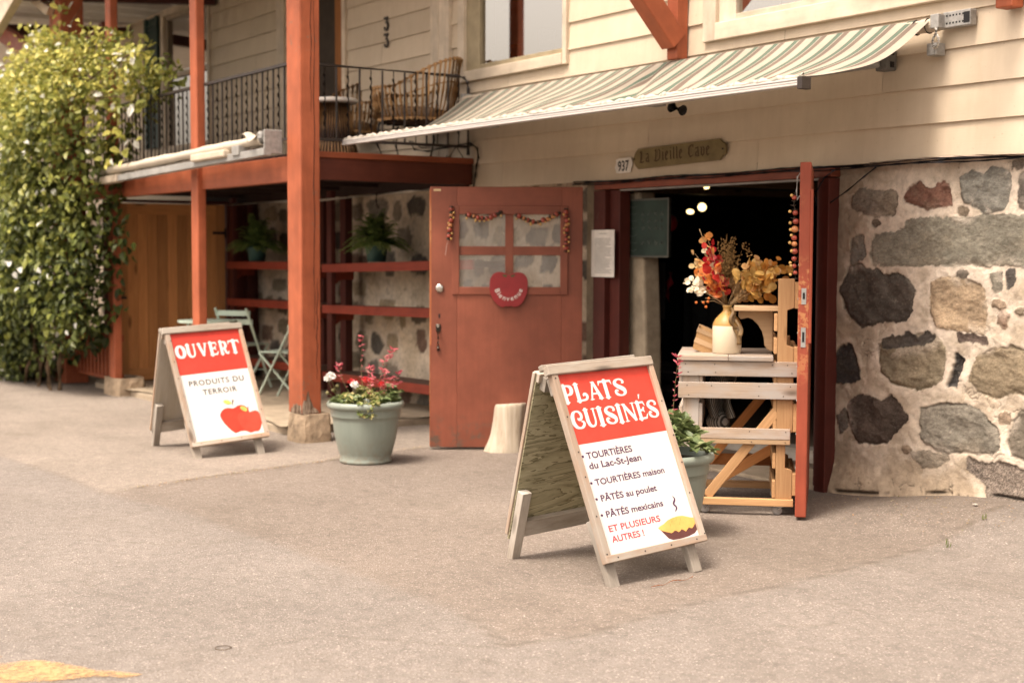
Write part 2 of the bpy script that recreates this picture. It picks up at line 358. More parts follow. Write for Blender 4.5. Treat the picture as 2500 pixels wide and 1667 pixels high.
def glass(name, tint=(.02, .02, .02), rough=.03, alpha=.25):
    k = NT(name, rough, .5); k.col(tint); gl = k.n('ShaderNodeBsdfGlossy'); gl.inputs[0].default_value = (1, .95, .88, 1); gl.inputs['Roughness'].default_value = rough
    tr = k.n('ShaderNodeBsdfTransparent'); tr.inputs[0].default_value = (.85, .87, .85, 1)
    lw = k.n('ShaderNodeLayerWeight'); lw.inputs['Blend'].default_value = alpha
    mx = k.n('ShaderNodeMixShader'); k.l(lw.outputs['Fresnel'], mx.inputs[0]); k.l(tr.outputs[0], mx.inputs[1]); k.l(gl.outputs[0], mx.inputs[2])
    k.l(mx.outputs[0], k.t.nodes['Material Output'].inputs[0]); return k.m
M['glass'] = glass('window_glass', alpha=.85, rough=.02)
k = NT('dusty_door_glass', .2, .5); k.col((.56, .53, .48)); tr = k.n('ShaderNodeBsdfTransparent'); tr.inputs[0].default_value = (.95, .95, .92, 1); mxs = k.n('ShaderNodeMixShader')
k.l(k.ramp(k.noise(k.mapv(k.g(), (3, 3, .6)), 4, 4, .6), [(.3, .26), (.7, .42)]), mxs.inputs[0]); k.l(tr.outputs[0], mxs.inputs[1]); k.l(k.b.outputs[0], mxs.inputs[2]); k.l(mxs.outputs[0], k.t.nodes['Material Output'].inputs[0]); M['door_glass'] = k.m

# siding: cream clapboard paint with faint runs and scuffs
k = NT('cream_clapboard', .62, .25); g = k.g(); r = k.attr('r', 'Fac')
a = k.ramp(k.noise(k.mapv(g, (3, 3, 3)), 1.2, 5, .6), [(.3, (.53, .437, .322)), (.7, (.60, .50, .378))])
st = k.noise(k.mapv(g, (9, 1, 1.1)), 1.6, 6, .7); a = k.mix(k.ramp(st, [(.36, .22), (.55, 0)]), a, (.45, .36, .25))
sp = k.noise(g, 46, 3, .6); a = k.mix(k.ramp(sp, [(.68, 0), (.74, .5)]), a, (.33, .25, .17))
k.col(k.mix(1., a, k.ramp(r, [(0, .92), (1, 1.05)]), 'MULTIPLY')); k.bump(k.noise(k.mapv(g, (3, 30, 60)), 2, 5), .18, .003); M['siding'] = k.m

# asphalt with three ages, weights in colour attribute c
k = NT('asphalt', .88, .25); g = k.g(); cc = k.attr('c', 'Color'); sx = k.n('ShaderNodeSeparateColor'); k.l(cc, sx.inputs[0])
old = (.240, .202, .168); brown = (.182, .150, .125); grey = (.192, .167, .147)
base = k.mix(sx.outputs[0], brown, old); base = k.mix(sx.outputs[1], base, grey)
big = k.noise(g, .7, 5, .6); base = k.mix(1., base, k.ramp(big, [(.3, .84), (.7, 1.1)]), 'MULTIPLY')
med = k.noise(g, 14, 6, .75); base = k.mix(1., base, k.ramp(med, [(.30, .74), (.5, 1.), (.70, 1.16)]), 'MULTIPLY')
v1 = k.vor(g, 150, out=1); sv = k.n('ShaderNodeSeparateColor'); k.l(v1, sv.inputs[0])
base = k.mix(k.ramp(sv.outputs[0], [(.86, 0), (.95, .36)]), base, (.52, .45, .39)); base = k.mix(k.ramp(sv.outputs[1], [(.76, 0), (.86, .46)]), base, (.12, .095, .08))
v2 = k.vor(g, 62, out=1); s2 = k.n('ShaderNodeSeparateColor'); k.l(v2, s2.inputs[0]); dd = k.vor(g, 62)
spot = k.math('MULTIPLY', k.ramp(s2.outputs[0], [(.966, 0), (.978, .55)]), k.ramp(dd, [(.15, 1), (.32, 0)])); base = k.mix(spot, base, (.72, .64, .55))
base = k.mix(sx.outputs[2], base, (.10, .08, .06)); k.col(base)
k.bump(k.math('ADD', k.vor(g, 150), k.math('MULTIPLY', k.noise(g, 60, 4), .7)), .55, .006); M['asphalt'] = k.m

# stone masonry: colour in attribute c, grain on top
k = NT('stone_masonry', .9, .2); g = k.g(); c = k.attr('c', 'Color'); al = k.attr('c', 'Alpha')
f = k.noise(g, 22, 7, .7); c = k.mix(1., c, k.ramp(f, [(.25, .70), (.5, 1.), (.75, 1.20)]), 'MULTIPLY')
fs = k.noise(k.mapv(g, (1, 1, 1.7)), 48, 8, .78, .6); cs_ = k.mix(1., c, k.ramp(fs, [(.30, .50), (.45, .88), (.55, 1.06), (.72, 1.55)]), 'MULTIPLY'); vs_ = k.vor(g, 130, out=1); sp_ = k.n('ShaderNodeSeparateColor'); k.l(vs_, sp_.inputs[0]); cs_ = k.mix(k.ramp(sp_.outputs[0], [(.86, 0), (.93, .14)]), cs_, (.30, .26, .21)); c = k.mix(al, c, cs_)
pit = k.ramp(k.noise(g, 85, 4, .6), [(.26, .55), (.36, 0)]); c = k.mix(pit, c, (.16, .115, .08))
f2 = k.noise(g, 5, 5, .65); c = k.mix(1., c, k.ramp(f2, [(.3, .84), (.7, 1.1)]), 'MULTIPLY'); k.col(c)
k.bump(k.math('ADD', k.math('ADD', k.noise(g, 90, 6, .7), k.math('MULTIPLY', f, 1.2)), k.math('MULTIPLY', k.math('MULTIPLY', fs, al), 2.2)), .6, .007); M['stone'] = k.m
M['concrete'] = plain('concrete', (.36, .29, .21), .9, .2, .25, 5, .5)
M['base_stone'] = plain('base_stone', (.40, .30, .205), .9, .2, .35, 14, .9, bd=.012)
M['column'] = plain('lime_plaster', (.30, .24, .165), .9, .2, .3, 7, .5)

# ============================================================ numpy value noise
def vnoise(x, y, seed=0):
    xi = np.floor(x).astype(int); yi = np.floor(y).astype(int); xf = x-xi; yf = y-yi; u = xf*xf*(3-2*xf); v = yf*yf*(3-2*yf)
    def h(a, b):
        n = (a*374761393+b*668265263+seed*1442695041) & 0x7fffffff; n = ((n ^ (n >> 13))*1274126177) & 0x7fffffff; return ((n ^ (n >> 16)) & 0xffff)/65535.
    return (h(xi, yi)*(1-u)+h(xi+1, yi)*u)*(1-v)+(h(xi, yi+1)*(1-u)+h(xi+1, yi+1)*u)*v
def fbm(x, y, seed=0, o=5, gain=.55):
    s = 0; a = 1.; t = 0
    for i in range(o): s = s+a*vnoise(x*2**i, y*2**i, seed+i*17); t += a; a *= gain
    return s/t
def poly_sd(X, Y, P):
    """signed distance, inside positive"""
    d = np.full(X.shape, 9.); ins = np.zeros(X.shape, bool); n = len(P)
    for i in range(n):
        x0, y0 = P[i]; x1, y1 = P[(i+1) % n]; dx, dy = x1-x0, y1-y0
        t = np.clip(((X-x0)*dx+(Y-y0)*dy)/(dx*dx+dy*dy+1e-12), 0, 1); d = np.minimum(d, np.hypot(X-x0-t*dx, Y-y0-t*dy))
        c = ((y0 > Y) != (y1 > Y)) & (X < (x1-x0)*(Y-y0)/(y1-y0+1e-12)+x0); ins ^= c
    return np.where(ins, d, -d)
def sstep(a, b, x): t = np.clip((x-a)/(b-a), 0, 1); return t*t*(3-2*t)

# ============================================================ ground
D = 6.67
def ground_z(x, y): return .135*sstep(-6.25, -4.95, x)*sstep(5.75, 6.65, y)
gx = np.concatenate([[-400, -200, -100, -60, -40, -30, -25, -22], np.arange(-20, -12, .12), np.arange(-12, -2.6, .035), np.arange(-2.6, 1, .15), [2, 4, 8, 15, 30, 60, 120, 300]])
gy = np.concatenate([[-400, -200, -100, -50, -25, -12, -6, -3, -1, 0, .5], np.arange(.8, 7.2, .035), [7.4, 8, 9, 10, 12, 14, 20, 50, 200, 400]])
X, Y = np.meshgrid(gx, gy); Zg = ground_z(X, Y)+.002*(fbm(X*1.3, Y*1.3, 3)-.5)*(np.abs(X) < 30)
wob = .10*(fbm(X*2.5, Y*2.5, 5)-.5)+.05*(fbm(X*9, Y*9, 8)-.5)
L1 = [(-40, 2.2), (-14, 2.45), (-10.79, 2.75), (-9.56, 2.85), (-8.68, 2.87), (-8.84, 3.21), (-9.03, 3.93), (-9.22, 4.75), (-9.38, 5.47), (-9.5, 9), (-40, 9)]
L2 = [(-40, 2.1), (-14, 2.4), (-10.79, 2.72), (-9.56, 2.83), (-8.65, 2.85), (-7.8, 3.02), (-6.15, 3.1), (-4.9, 3.12), (-4.45, 3.0), (-4.40, 3.31), (-4.56, 4.09), (-4.61, 4.85), (-4.74, 5.62), (-4.92, 6.9), (-4, 9), (40, 9), (40, -40), (-40, -40)]
s1 = poly_sd(X, Y, L1)+wob; s2 = poly_sd(X, Y, L2)+wob
w1 = sstep(-.05, .05, s1); w2 = sstep(-.06, .06, s2)*(1-w1)
crack = (np.exp(-(s1/.014)**2)*sstep(2.9, 3.3, Y)*(fbm(X*6, Y*6, 4) > .40)+.7*np.exp(-((poly_sd(X, Y, L2)+.02*(fbm(X*9, Y*9, 12)-.5))/.012)**2)*(X > -4.95))*(np.abs(X) < 13)
for (cx, cy, rr, am) in ((-7.9, 3.2, .5, .25), (-12.2, 3.3, .6, .3), (-5.6, 2.3, .4, .15)):
    crack = crack+am*np.exp(-((X-cx)**2+(Y-cy)**2)/rr**2)*fbm(X*5, Y*5, 31)
pale = np.exp(-(((X+7.1)/.5)**2+((Y-4.6)/.35)**2))*fbm(X*4, Y*4, 41)*.9
dirt = sstep(5.9, 6.7, Y+.5*(fbm(X*3, Y*3, 51)-.5))*(X > -6.4)*(X < -3)*.45*fbm(X*7, Y*7, 53)+sstep(4.1, 4.9, Y)*(X < -14.3)*.5*fbm(X*3, Y*3, 55)
for (p_, q_, wd_, am_) in (((-13.5, 3.2), (-9.8, 4.1), .12, .16), ((-4.7, 4.2), (-3.2, 3.3), .10, .2), ((-8.3, 4.2), (-6.6, 4.35), .10, .15)):  # soft bands: shadows of overhead cables painted into the asphalt colour
    dx_, dy_ = q_[0]-p_[0], q_[1]-p_[1]; t_ = np.clip(((X-p_[0])*dx_+(Y-p_[1])*dy_)/(dx_**2+dy_**2), 0, 1); dirt = dirt+am_*np.exp(-(np.hypot(X-p_[0]-t_*dx_, Y-p_[1]-t_*dy_)/wd_)**2)*np.sin(np.pi*np.clip(t_, .02, .98))**.5
crack = crack+dirt+.20*sstep(.54, .70, fbm(X*.8+4, Y*1.1, 57))*(.5+fbm(X*6, Y*6, 58))+.16*sstep(.60, .72, fbm(X*2.6, Y*2.6, 59))  # sums cracks, dirt, stains and the painted cable shadows
rc = random.Random(19)
for q in range(9):
    x_, y_ = rc.uniform(-9.5, -3.6), rc.uniform(2.0, 5.6); a_ = rc.uniform(0, 6.28)
    for st_ in range(rc.randint(8, 22)):
        x2, y2 = x_+.075*math.cos(a_), y_+.075*math.sin(a_); t_ = np.clip(((X-x_)*(x2-x_)+(Y-y_)*(y2-y_))/.0056, 0, 1); crack = np.maximum(crack, .42*np.exp(-(np.hypot(X-x_-t_*(x2-x_), Y-y_-t_*(y2-y_))/.011)**2)); x_, y_ = x2, y2; a_ += rc.gauss(0, .45)
gc = np.stack([np.clip(w1+pale, 0, 1.2), w2, np.clip(crack*.8, 0, 1), np.ones_like(X)], -1).reshape(-1, 4)
ny_, nx_ = X.shape; mb = MB(); V = np.stack([X, Y, Zg], -1).reshape(-1, 3)
I = (np.arange(ny_-1)[:, None]*nx_+np.arange(nx_-1)[None, :]).ravel()
mb.add(V.tolist(), np.stack([I, I+1, I+nx_+1, I+nx_], 1).tolist(), None, .5)
struct(mb.build('ground', M['asphalt'], None, smooth=True, world=False, col=gc))
# yellow painted road mark, worn through
k = NT('yellow_road_paint', .8, .3); g = k.g(); ca = k.attr('c', 'Fac'); wr = k.math('ADD', k.math('MULTIPLY', k.noise(g, 38, 8, .75), .9), k.math('MULTIPLY', k.noise(g, 4, 4, .6), .7))
k.col(k.ramp(k.noise(g, 60, 4), [(.3, (.41, .245, .105)), (.7, (.47, .30, .15))])); mk = k.ramp(k.math('ADD', k.math('MULTIPLY', ca, 1.0), wr), [(1.20/2, 0), (1.42/2, .92)]) if False else k.ramp(k.math('MULTIPLY', k.math('ADD', ca, wr), .5), [(.80, 0), (.95, .92)])
tr = k.n('ShaderNodeBsdfTransparent'); mxs = k.n('ShaderNodeMixShader'); k.l(mk, mxs.inputs[0]); k.l(tr.outputs[0], mxs.inputs[1]); k.l(k.b.outputs[0], mxs.inputs[2]); k.l(mxs.outputs[0], k.t.nodes['Material Output'].inputs[0])
XY, YY = np.meshgrid(np.arange(-6.0, -4.7, .0125), np.arange(.95, 1.85, .0125)); YP = [(-5.85, 1.18), (-5.42, 1.33), (-5.30, 1.47), (-5.08, 1.60), (-4.86, 1.745), (-4.815, 1.742), (-4.80, 1.66), (-4.90, 1.48), (-4.97, 1.25), (-5.05, 1.05), (-5.6, .98)]
yc = sstep(-.015, .05, poly_sd(XY, YY, YP)+.05*(fbm(XY*9, YY*9, 91)-.5))-.75*np.exp(-(((XY+5.28)-.25*(YY-1.45))/.035)**2)*(fbm(XY*5, YY*5, 93)+.4); yc = np.clip(yc, 0, 1)
mb = MB(); n_ = XY.shape[1]; I = (np.arange(XY.shape[0]-1)[:, None]*n_+np.arange(n_-1)[None, :]).ravel(); I = I[(yc.ravel()[I] > .02) | (yc.ravel()[I+n_+1] > .02)]
mb.add(np.stack([XY, YY, np.full_like(XY, .0045)], -1).reshape(-1, 3).tolist(), np.stack([I, I+1, I+n_+1, I+n_], 1).tolist(), None, .5)
struct(mb.build('road_marking', k.m, None, world=False, col=np.stack([yc, yc, yc, np.ones_like(yc)], -1).reshape(-1, 4)))
# concrete pad under the balcony
mb = MB(); mb.grid(80, 30, lambda a, b: (-15.6+4.95*a+.05*math.sin(b*9)*(a > .98), 5.0+1.9*b+.05*math.sin(a*23)*(b < .02), .075+.012*math.sin(a*31+b*17)*math.sin(b*13)))
mb.box(-15.6, -10.67, 5.02, 6.9, -.05, .06); struct(mb.build('pavement', M['concrete'], bevel=.01))

# ============================================================ house
house = thing('house', 'cream clapboard house on a rubble stone basement with a double cellar door', 'house', (-8, D, 0))
openings = [(-10.50, -9.06, 3.02, 4.75), (-7.36, -4.7, 3.00, 4.6), (-17.70, -16.2, 2.75, 4.50), (-13.98, -12.86, 2.33, 4.55)]
def siding():
    mb = MB(); z = 2.052; i = 0; rr = random.Random(3); P = .2065; XL = -36.
    while z < 5.4:
        z1 = z+P; x = XL; jl = [x]
        while x < -1.5: x += rr.uniform(2.6, 4.2); jl.append(min(x, -1.5))
        for a, b in zip(jl[:-1], jl[1:]):
            tv = rr.random(); sag = rr.uniform(-.004, .004)
            cuts = sorted({z, z1}|{q for o in openings for q in o[2:] if z < q < z1})
            for c0, c1 in zip(cuts[:-1], cuts[1:]):
                segs = [(a+.0015, b-.0015)]
                for o in openings:
                    if o[2] < (c0+c1)/2 < o[3]:
                        segs = [q for s_ in segs for q in ((s_[0], min(s_[1], o[0])), (max(s_[0], o[1]), s_[1])) if q[1]-q[0] > 1e-3]
                for u0, u1 in segs:
                    yo = lambda q: D-.017+.016*(q-z)/P
                    nseg = max(1, int((u1-u0)/.6)); xs = [u0+(u1-u0)*t/nseg for t in range(nseg+1)]
                    for xa, xb in zip(xs[:-1], xs[1:]):
                        da = sag*math.sin(xa*1.7)-0.0035; db = sag*math.sin(xb*1.7)-.0035
                        lo = (da, db) if c0 == z else (0, 0)
                        v = [(xa, yo(c0), c0+lo[0]), (xb, yo(c0), c0+lo[1]), (xb, yo(c1), c1), (xa, yo(c1), c1), (xa, D+.02, c0+lo[0]), (xb, D+.02, c0+lo[1])]
                        mb.add(v, [(0, 1, 2, 3), (4, 5, 1, 0)], None, tv)
        z = z1; i += 1
    return mb
siding().build('clapboard_siding', M['siding'], house)
# ---- rubble wall, visible part (outlines taken at their real place on the wall)
ST = [
 ([(-6.146,1.842),(-6.078,1.9),(-5.961,1.881),(-5.8,1.868),(-5.78,1.803),(-5.806,1.741),(-5.958,1.738),(-6.055,1.773),(-6.125,1.789)], (.215,.18,.14), .5),
 ([(-5.717,1.844),(-5.681,1.886),(-5.619,1.926),(-5.573,1.889),(-5.52,1.88),(-5.451,1.92),(-5.408,1.904),(-5.387,1.792),(-5.482,1.781),(-5.552,1.761),(-5.625,1.791),(-5.707,1.815)], (.19,.090,.060), 1),
 ([(-5.315,1.935),(-5.248,1.967),(-5.181,1.937),(-5.101,1.98),(-5.005,1.956),(-4.995,1.882),(-5.031,1.762),(-5.143,1.741),(-5.21,1.774),(-5.303,1.817)], (.205,.195,.165), 1),
 ([(-4.918,1.932),(-4.865,1.982),(-4.773,1.952),(-4.753,1.795),(-4.858,1.752),(-4.92,1.766)], (.10,.085,.07), 1),
 ([(-5.972,1.519),(-5.945,1.615),(-5.712,1.649),(-5.704,1.7),(-5.481,1.717),(-5.445,1.702),(-4.95,1.71),(-4.857,1.725),(-4.75,1.714),(-4.728,1.468),(-4.849,1.434),(-4.99,1.46),(-5.086,1.445),(-5.95,1.442)], (.205,.188,.145), .4),
 ([(-6.213,1.284),(-6.146,1.421),(-6.067,1.437),(-6.007,1.4),(-5.93,1.401),(-5.863,1.365),(-5.76,1.381),(-5.685,1.346),(-5.638,1.29),(-5.654,1.174),(-5.698,1.114),(-5.884,1.092),(-6.038,1.056),(-6.079,1.099),(-6.18,1.171)], (.074,.060,.047), 1),
 ([(-5.506,1.335),(-5.436,1.365),(-5.333,1.36),(-5.231,1.341),(-5.155,1.301),(-5.126,1.137),(-5.148,1.061),(-5.24,1.07),(-5.464,1.088),(-5.51,1.165)], (.375,.275,.175), .6),
 ([(-5.891,.958),(-5.825,.984),(-5.713,1.004),(-5.515,1.036),(-5.435,.983),(-5.407,.942),(-5.42,.771),(-5.489,.73),(-5.596,.707),(-5.8,.735),(-5.877,.789)], (.205,.165,.105), 1),
 ([(-5.376,.746),(-5.335,.834),(-5.321,.919),(-5.278,.901),(-5.301,.836),(-5.324,.743)], (.04,.036,.032), -1.5),
 ([(-5.224,.786),(-5.169,.915),(-5.056,.97),(-4.944,.976),(-4.834,.943),(-4.696,.918),(-4.677,.775),(-4.827,.723),(-4.922,.748),(-5.048,.704),(-5.147,.73)], (.245,.19,.12), .8),
 ([(-6.145,.549),(-6.067,.616),(-5.969,.625),(-5.872,.603),(-5.797,.64),(-5.721,.573),(-5.664,.52),(-5.755,.437),(-5.828,.363),(-6.041,.339),(-6.122,.429)], (.062,.042,.030), .9),
 ([(-5.573,.514),(-5.557,.588),(-5.382,.633),(-5.211,.627),(-5.144,.599),(-5.043,.512),(-5.016,.426),(-5.055,.38),(-5.204,.37),(-5.444,.356),(-5.552,.415)], (.185,.165,.130), .9),
 ([(-4.945,.455),(-4.917,.58),(-4.879,.638),(-4.825,.656),(-4.643,.647),(-4.621,.426),(-4.817,.362),(-4.927,.389)], (.19,.16,.12), .8),
 ([(-6.293,.767),(-6.214,.91),(-6.124,.938),(-6.093,.872),(-6.05,.739),(-6.129,.71),(-6.271,.699)], (.035,.03,.027), -.6),
 ([(-5.084,1.384),(-5.028,1.401),(-5.026,1.317),(-5.066,1.303)], (.20,.18,.14), .4),
 ([(-4.996,1.406),(-4.949,1.413),(-4.947,1.333),(-4.986,1.318)], (.08,.07,.06), .4),
 ([(-5.307,1.046),(-5.223,1.043),(-5.131,1.027),(-5.122,1.007),(-5.298,1.012)], (.10,.07,.055), -.5),
 ([(-6.12,1.594),(-6.042,1.609),(-6.019,1.49),(-6.126,1.444)], (.20,.185,.155), .4),
 ([(-5.22,.34),(-5.102,.313),(-5.005,.338),(-4.835,.306),(-4.693,.311),(-4.689,.02),(-5.06,.02),(-5.083,.204),(-5.218,.284)], (.185,.148,.118), -.3),
 ([(-5.641,.318),(-5.515,.34),(-5.373,.321),(-5.442,.27),(-5.548,.242)], (.24,.20,.15), .3),
 ([(-5.044,1.127),(-5.014,1.189),(-4.982,1.17),(-5.004,1.108)], (.24,.16,.11), .4),
 ([(-5.882,.989),(-5.807,1.007),(-5.75,.988),(-5.677,1.035),(-5.604,.996),(-5.533,1.042),(-5.497,1.016),(-5.567,.976),(-5.862,.945)], (.055,.045,.037), -.6),  # not a stone: shade along a stone's top edge, painted as a dark sliver
 ([(-6.225,.48),(-6.165,.532),(-6.142,.427),(-6.192,.391)], (.13,.11,.09), .3)]
def blob(cx, cz, rx, rz, rr, n=11):
    ph = rr.random()*6; q = []
    for i in range(n):
        t = 2*math.pi*i/n; k = 1+rr.uniform(-.2, .2)
        ct, s_ = math.cos(t), math.sin(t); q.append((cx+rx*k*math.copysign(abs(ct)**.7, ct), cz+rz*k*math.copysign(abs(s_)**.7, s_)))
    return q
def rubble(mbn, x0, x1, z0, z1, res, stones, y, cell=None, seed=0, mortar=(.45, .37, .28), pale=(.64, .545, .44), left_grey=None):
    nx = int((x1-x0)/res); nz = int((z1-z0)/res); X, Z_ = np.meshgrid(np.linspace(x0, x1, nx+1), np.linspace(z0, z1, nz+1))
    e = .014+.030*(fbm(X*8, Z_*8, seed+1)-.5)+.024*(fbm(X*48, Z_*48, seed+2, 3)-.5)
    n1 = fbm(X*2.3, Z_*2.3, seed+3); n2 = fbm(X*9, Z_*9, seed+4)
    t = sstep(.38, .62, n1+.25*(n2-.5)); c = np.array(mortar)*(1-t)[..., None]+np.array(pale)*t[..., None]
    if left_grey: lg = sstep(left_grey[1], left_grey[0], X+.12*(n2-.5)*3)[..., None]; c = c*(1-lg)+np.array((.36, .295, .22))*(1+.5*(n2[..., None]-.5))*lg
    low = sstep(.34, .12, Z_+.1*(n2-.5))[..., None]*.75; c = c*(1-low)+np.array((.43, .335, .235))*(1+.7*(n1[..., None]-.5))*low
    stn = sstep(.50, .68, fbm(X*2.7+9, Z_*4.1, seed+16))[..., None]*.42; c = c*(1-stn)+np.array((.34, .262, .18))*stn*(.7+.6*n2[..., None])
    h = .034*(fbm(X*3, Z_*3, seed+6)-.5)+.012*(n2-.5)+.006*(fbm(X*30, Z_*30, seed+7)-.5)
    SM = np.zeros_like(X); spk = np.random.default_rng(seed).random(X.shape)
    cr = np.abs(fbm(X*4.2, Z_*4.2, seed+9)-.5); ck = np.exp(-(cr/.006)**2)*(fbm(X*2, Z_*2, seed+8) > .53); c = c*(1-.45*ck[..., None]); h = h-.006*ck
    for i, (P, sc, bul) in enumerate(stones):
        bx = [p[0] for p in P]; bz = [p[1] for p in P]
        ix = np.where((X[0] > min(bx)-.1) & (X[0] < max(bx)+.1))[0]; iz = np.where((Z_[:, 0] > min(bz)-.1) & (Z_[:, 0] < max(bz)+.1))[0]
        if not len(ix) or not len(iz): continue
        sl_ = np.s_[iz[0]:iz[-1]+1, ix[0]:ix[-1]+1]; s_ = poly_sd(X[sl_], Z_[sl_], P)+e[sl_]; m = sstep(-.003, .006, s_)
        a = fbm(X[sl_]*7+i*3, Z_[sl_]*7, seed+20+i); b = fbm(X[sl_]*26, Z_[sl_]*40, seed+60+i)
        sc3 = (np.array(sc)*1.05+.018)*(.62+.76*a)[..., None]; bl = sstep(.55, .75, fbm(X[sl_]*3.1, Z_[sl_]*5, seed+90+i))[..., None]*.35
        sc3 = sc3*(1-bl)+np.array((.30, .24, .165))*bl*(.4+.6*(sum(sc) > .3))+sc3*bl*(sum(sc) <= .3)*.5
        vein = np.exp(-(np.abs(a-.52)/.006)**2)*.35; sc3 = sc3*(1-vein[..., None])+np.array((.4, .35, .28))*vein[..., None]*(i % 3 == 2)+sc3*vein[..., None]*(i % 3 != 2)*.4
        nearm = np.exp(-((s_+.02)/.03)**2)*(1-m)*.35*(a > .42); c[sl_] = c[sl_]*(1-nearm[..., None])+np.array((.74, .64, .53))*nearm[..., None]*(1 if res < .01 else .9)
        rim = np.exp(-((s_-.003)/.005)**2)*.30*(b > .45); sc3 = sc3*(1-rim[..., None])
        fc = np.abs(fbm(X[sl_]*5+i*7, Z_[sl_]*6, seed+120+i, 3)-.5)*2; dome = sstep(0, .025, s_)*.010*bul-.030*abs(bul)*fc+.022*bul*(a-.5)+.010*(b-.5)
        SM[sl_] = np.maximum(SM[sl_], m)
        if bul == -.3: sc3 = sc3*(.45+1.1*spk[sl_])[..., None]
        h[sl_] = h[sl_]*(1-m)+dome*m; c[sl_] = c[sl_]*(1-m[..., None])+sc3*m[..., None]
    h = h+.05*sstep(.22, .0, Z_)
    gzw = ground_z(X, np.full_like(X, 6.6)); gap = np.exp(-((Z_-gzw-.016-.010*(fbm(X*6, X*0, seed+13)-.5))/.010)**2)*sstep(.40, .56, fbm(X*3.5, X*0+2, seed+14)); c = c*(1-.85*gap[..., None]); h = h-.02*gap
    V = np.stack([X, y-h, Z_], -1).reshape(-1, 3); I = (np.arange(nz)[:, None]*(nx+1)+np.arange(nx)[None, :]).ravel()
    mbn.add(V.tolist(), np.stack([I, I+1, I+nx+2, I+nx+1], 1).tolist(), None, .5)
    return np.concatenate([c.reshape(-1, 3), SM.reshape(-1, 1)], 1)
def random_stones(x0, x1, z0, z1, seed, sx=.42, sz=.30):
    rr = random.Random(seed); out = []; z = z0; row = 0
    pal = [(.10, .085, .07), (.19, .165, .135), (.24, .195, .13), (.14, .11, .08), (.34, .26, .165), (.19, .115, .08), (.27, .22, .165)]
    while z < z1:
        x = x0+rr.uniform(-.3, 0)
        while x < x1:
            wd = rr.uniform(.45, 1.3)*sx
            if rr.random() < .86: out.append((blob(x+wd/2, z+sz/2+rr.uniform(-.05, .05), wd*.40, sz*rr.uniform(.24, .42), rr), rr.choice(pal), .9))
            x += wd+rr.uniform(0, .08)
        z += sz*1.05
    return out
rs = random.Random(51)
for q in range(26):
    cx_, cz_ = rs.uniform(-6.2, -4.6), rs.uniform(.25, 2.0)
    if all(float(poly_sd(np.array([cx_]), np.array([cz_]), P_)[0]) < -.035 for P_, _c, _b in ST): r1 = rs.uniform(.008, .026); ST.append((blob(cx_, cz_, r1*rs.uniform(.8, 1.9), r1*rs.uniform(.6, 1.1), rs, 8), rs.choice([(.13, .10, .075), (.21, .165, .115), (.10, .08, .06), (.26, .19, .13), (.17, .14, .11)]), .35))
mb = MB(); cols = rubble(mb, -6.27, -4.55, -.05, 2.06, .0058, ST, 6.72, seed=5, left_grey=(-6.12, -5.88)); mb.build('rubble_wall', M['stone'], house, smooth=True, col=cols)
mb = MB(); c2 = rubble(mb, -4.56, -1.5, -.05, 2.06, .03, random_stones(-4.5, -1.5, 0, 2, 4), 6.72, seed=25); mb.build('rubble_wall', M['stone'], house, smooth=True, col=c2)
mb = MB(); c3 = rubble(mb, -22.9, -8.70, -.25, 2.30, .022, random_stones(-22.9, -8.7, 0, 2.3, 11, .36, .245), 6.82, seed=45, mortar=(.60, .485, .35), pale=(.72, .60, .46)); mb.build('rubble_wall', M['stone'], house, smooth=True, col=c3)
mb = MB(); c4 = rubble(mb, -36, -22.85, -.25, 2.30, .08, random_stones(-36, -22.9, 0, 2.3, 15, .5, .34), 6.82, seed=65); mb.build('rubble_wall', M['stone'], house, smooth=True, col=c4)
for b in ((-6.32, -6.262, 6.76, 7.2, -.1, 2.05), (-8.95, -8.70, 6.80, 7.1, -.1, 2.05)): mb = MB(); mb.box(*b); mb.build('reveal', M['column'], house)
# ---- cellar room behind the double door, upper rooms behind the windows, roof soffit
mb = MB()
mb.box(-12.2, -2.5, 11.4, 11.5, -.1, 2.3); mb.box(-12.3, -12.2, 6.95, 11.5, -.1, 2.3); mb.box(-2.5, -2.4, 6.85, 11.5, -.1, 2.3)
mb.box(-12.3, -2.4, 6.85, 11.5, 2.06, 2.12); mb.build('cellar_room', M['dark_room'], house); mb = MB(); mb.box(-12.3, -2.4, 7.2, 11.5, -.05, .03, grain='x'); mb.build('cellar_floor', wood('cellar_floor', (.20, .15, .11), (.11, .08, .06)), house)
for x_ in (-9.3, -8.05, -6.9): mb = MB(); mb.box(x_-.06, x_+.06, 6.9, 11.3, 2.01, 2.06, grain='y'); mb.build('ceiling_joist', wood('old_joist', (.20, .12, .065), (.10, .06, .03)), house)
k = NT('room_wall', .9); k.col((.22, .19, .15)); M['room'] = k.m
def backbox(x0, x1, z0, z1, dep=1.4):
    y0 = D+.03; y1 = y0+dep; v = [(x0, y0, z0), (x1, y0, z0), (x1, y0, z1), (x0, y0, z1), (x0, y1, z0), (x1, y1, z0), (x1, y1, z1), (x0, y1, z1)]
    MB_ = MB(); MB_.add(v, [(4, 5, 6, 7), (0, 4, 7, 3), (1, 2, 6, 5), (3, 7, 6, 2), (0, 1, 5, 4)]); return MB_
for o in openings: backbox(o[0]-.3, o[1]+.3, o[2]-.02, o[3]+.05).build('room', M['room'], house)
mb = MB(); mb.box(-36, -1.5, D+.021, D+.03, 5.0, 6.6); mb.box(-36.1, -36, D-.01, 14, -.2, 6.6); mb.box(-1.5, -1.4, D-.01, 14, -.2, 6.6); mb.box(-36, -1.5, 13.9, 14, -.2, 6.6)
mb.build('house_wall', M['siding'], house)
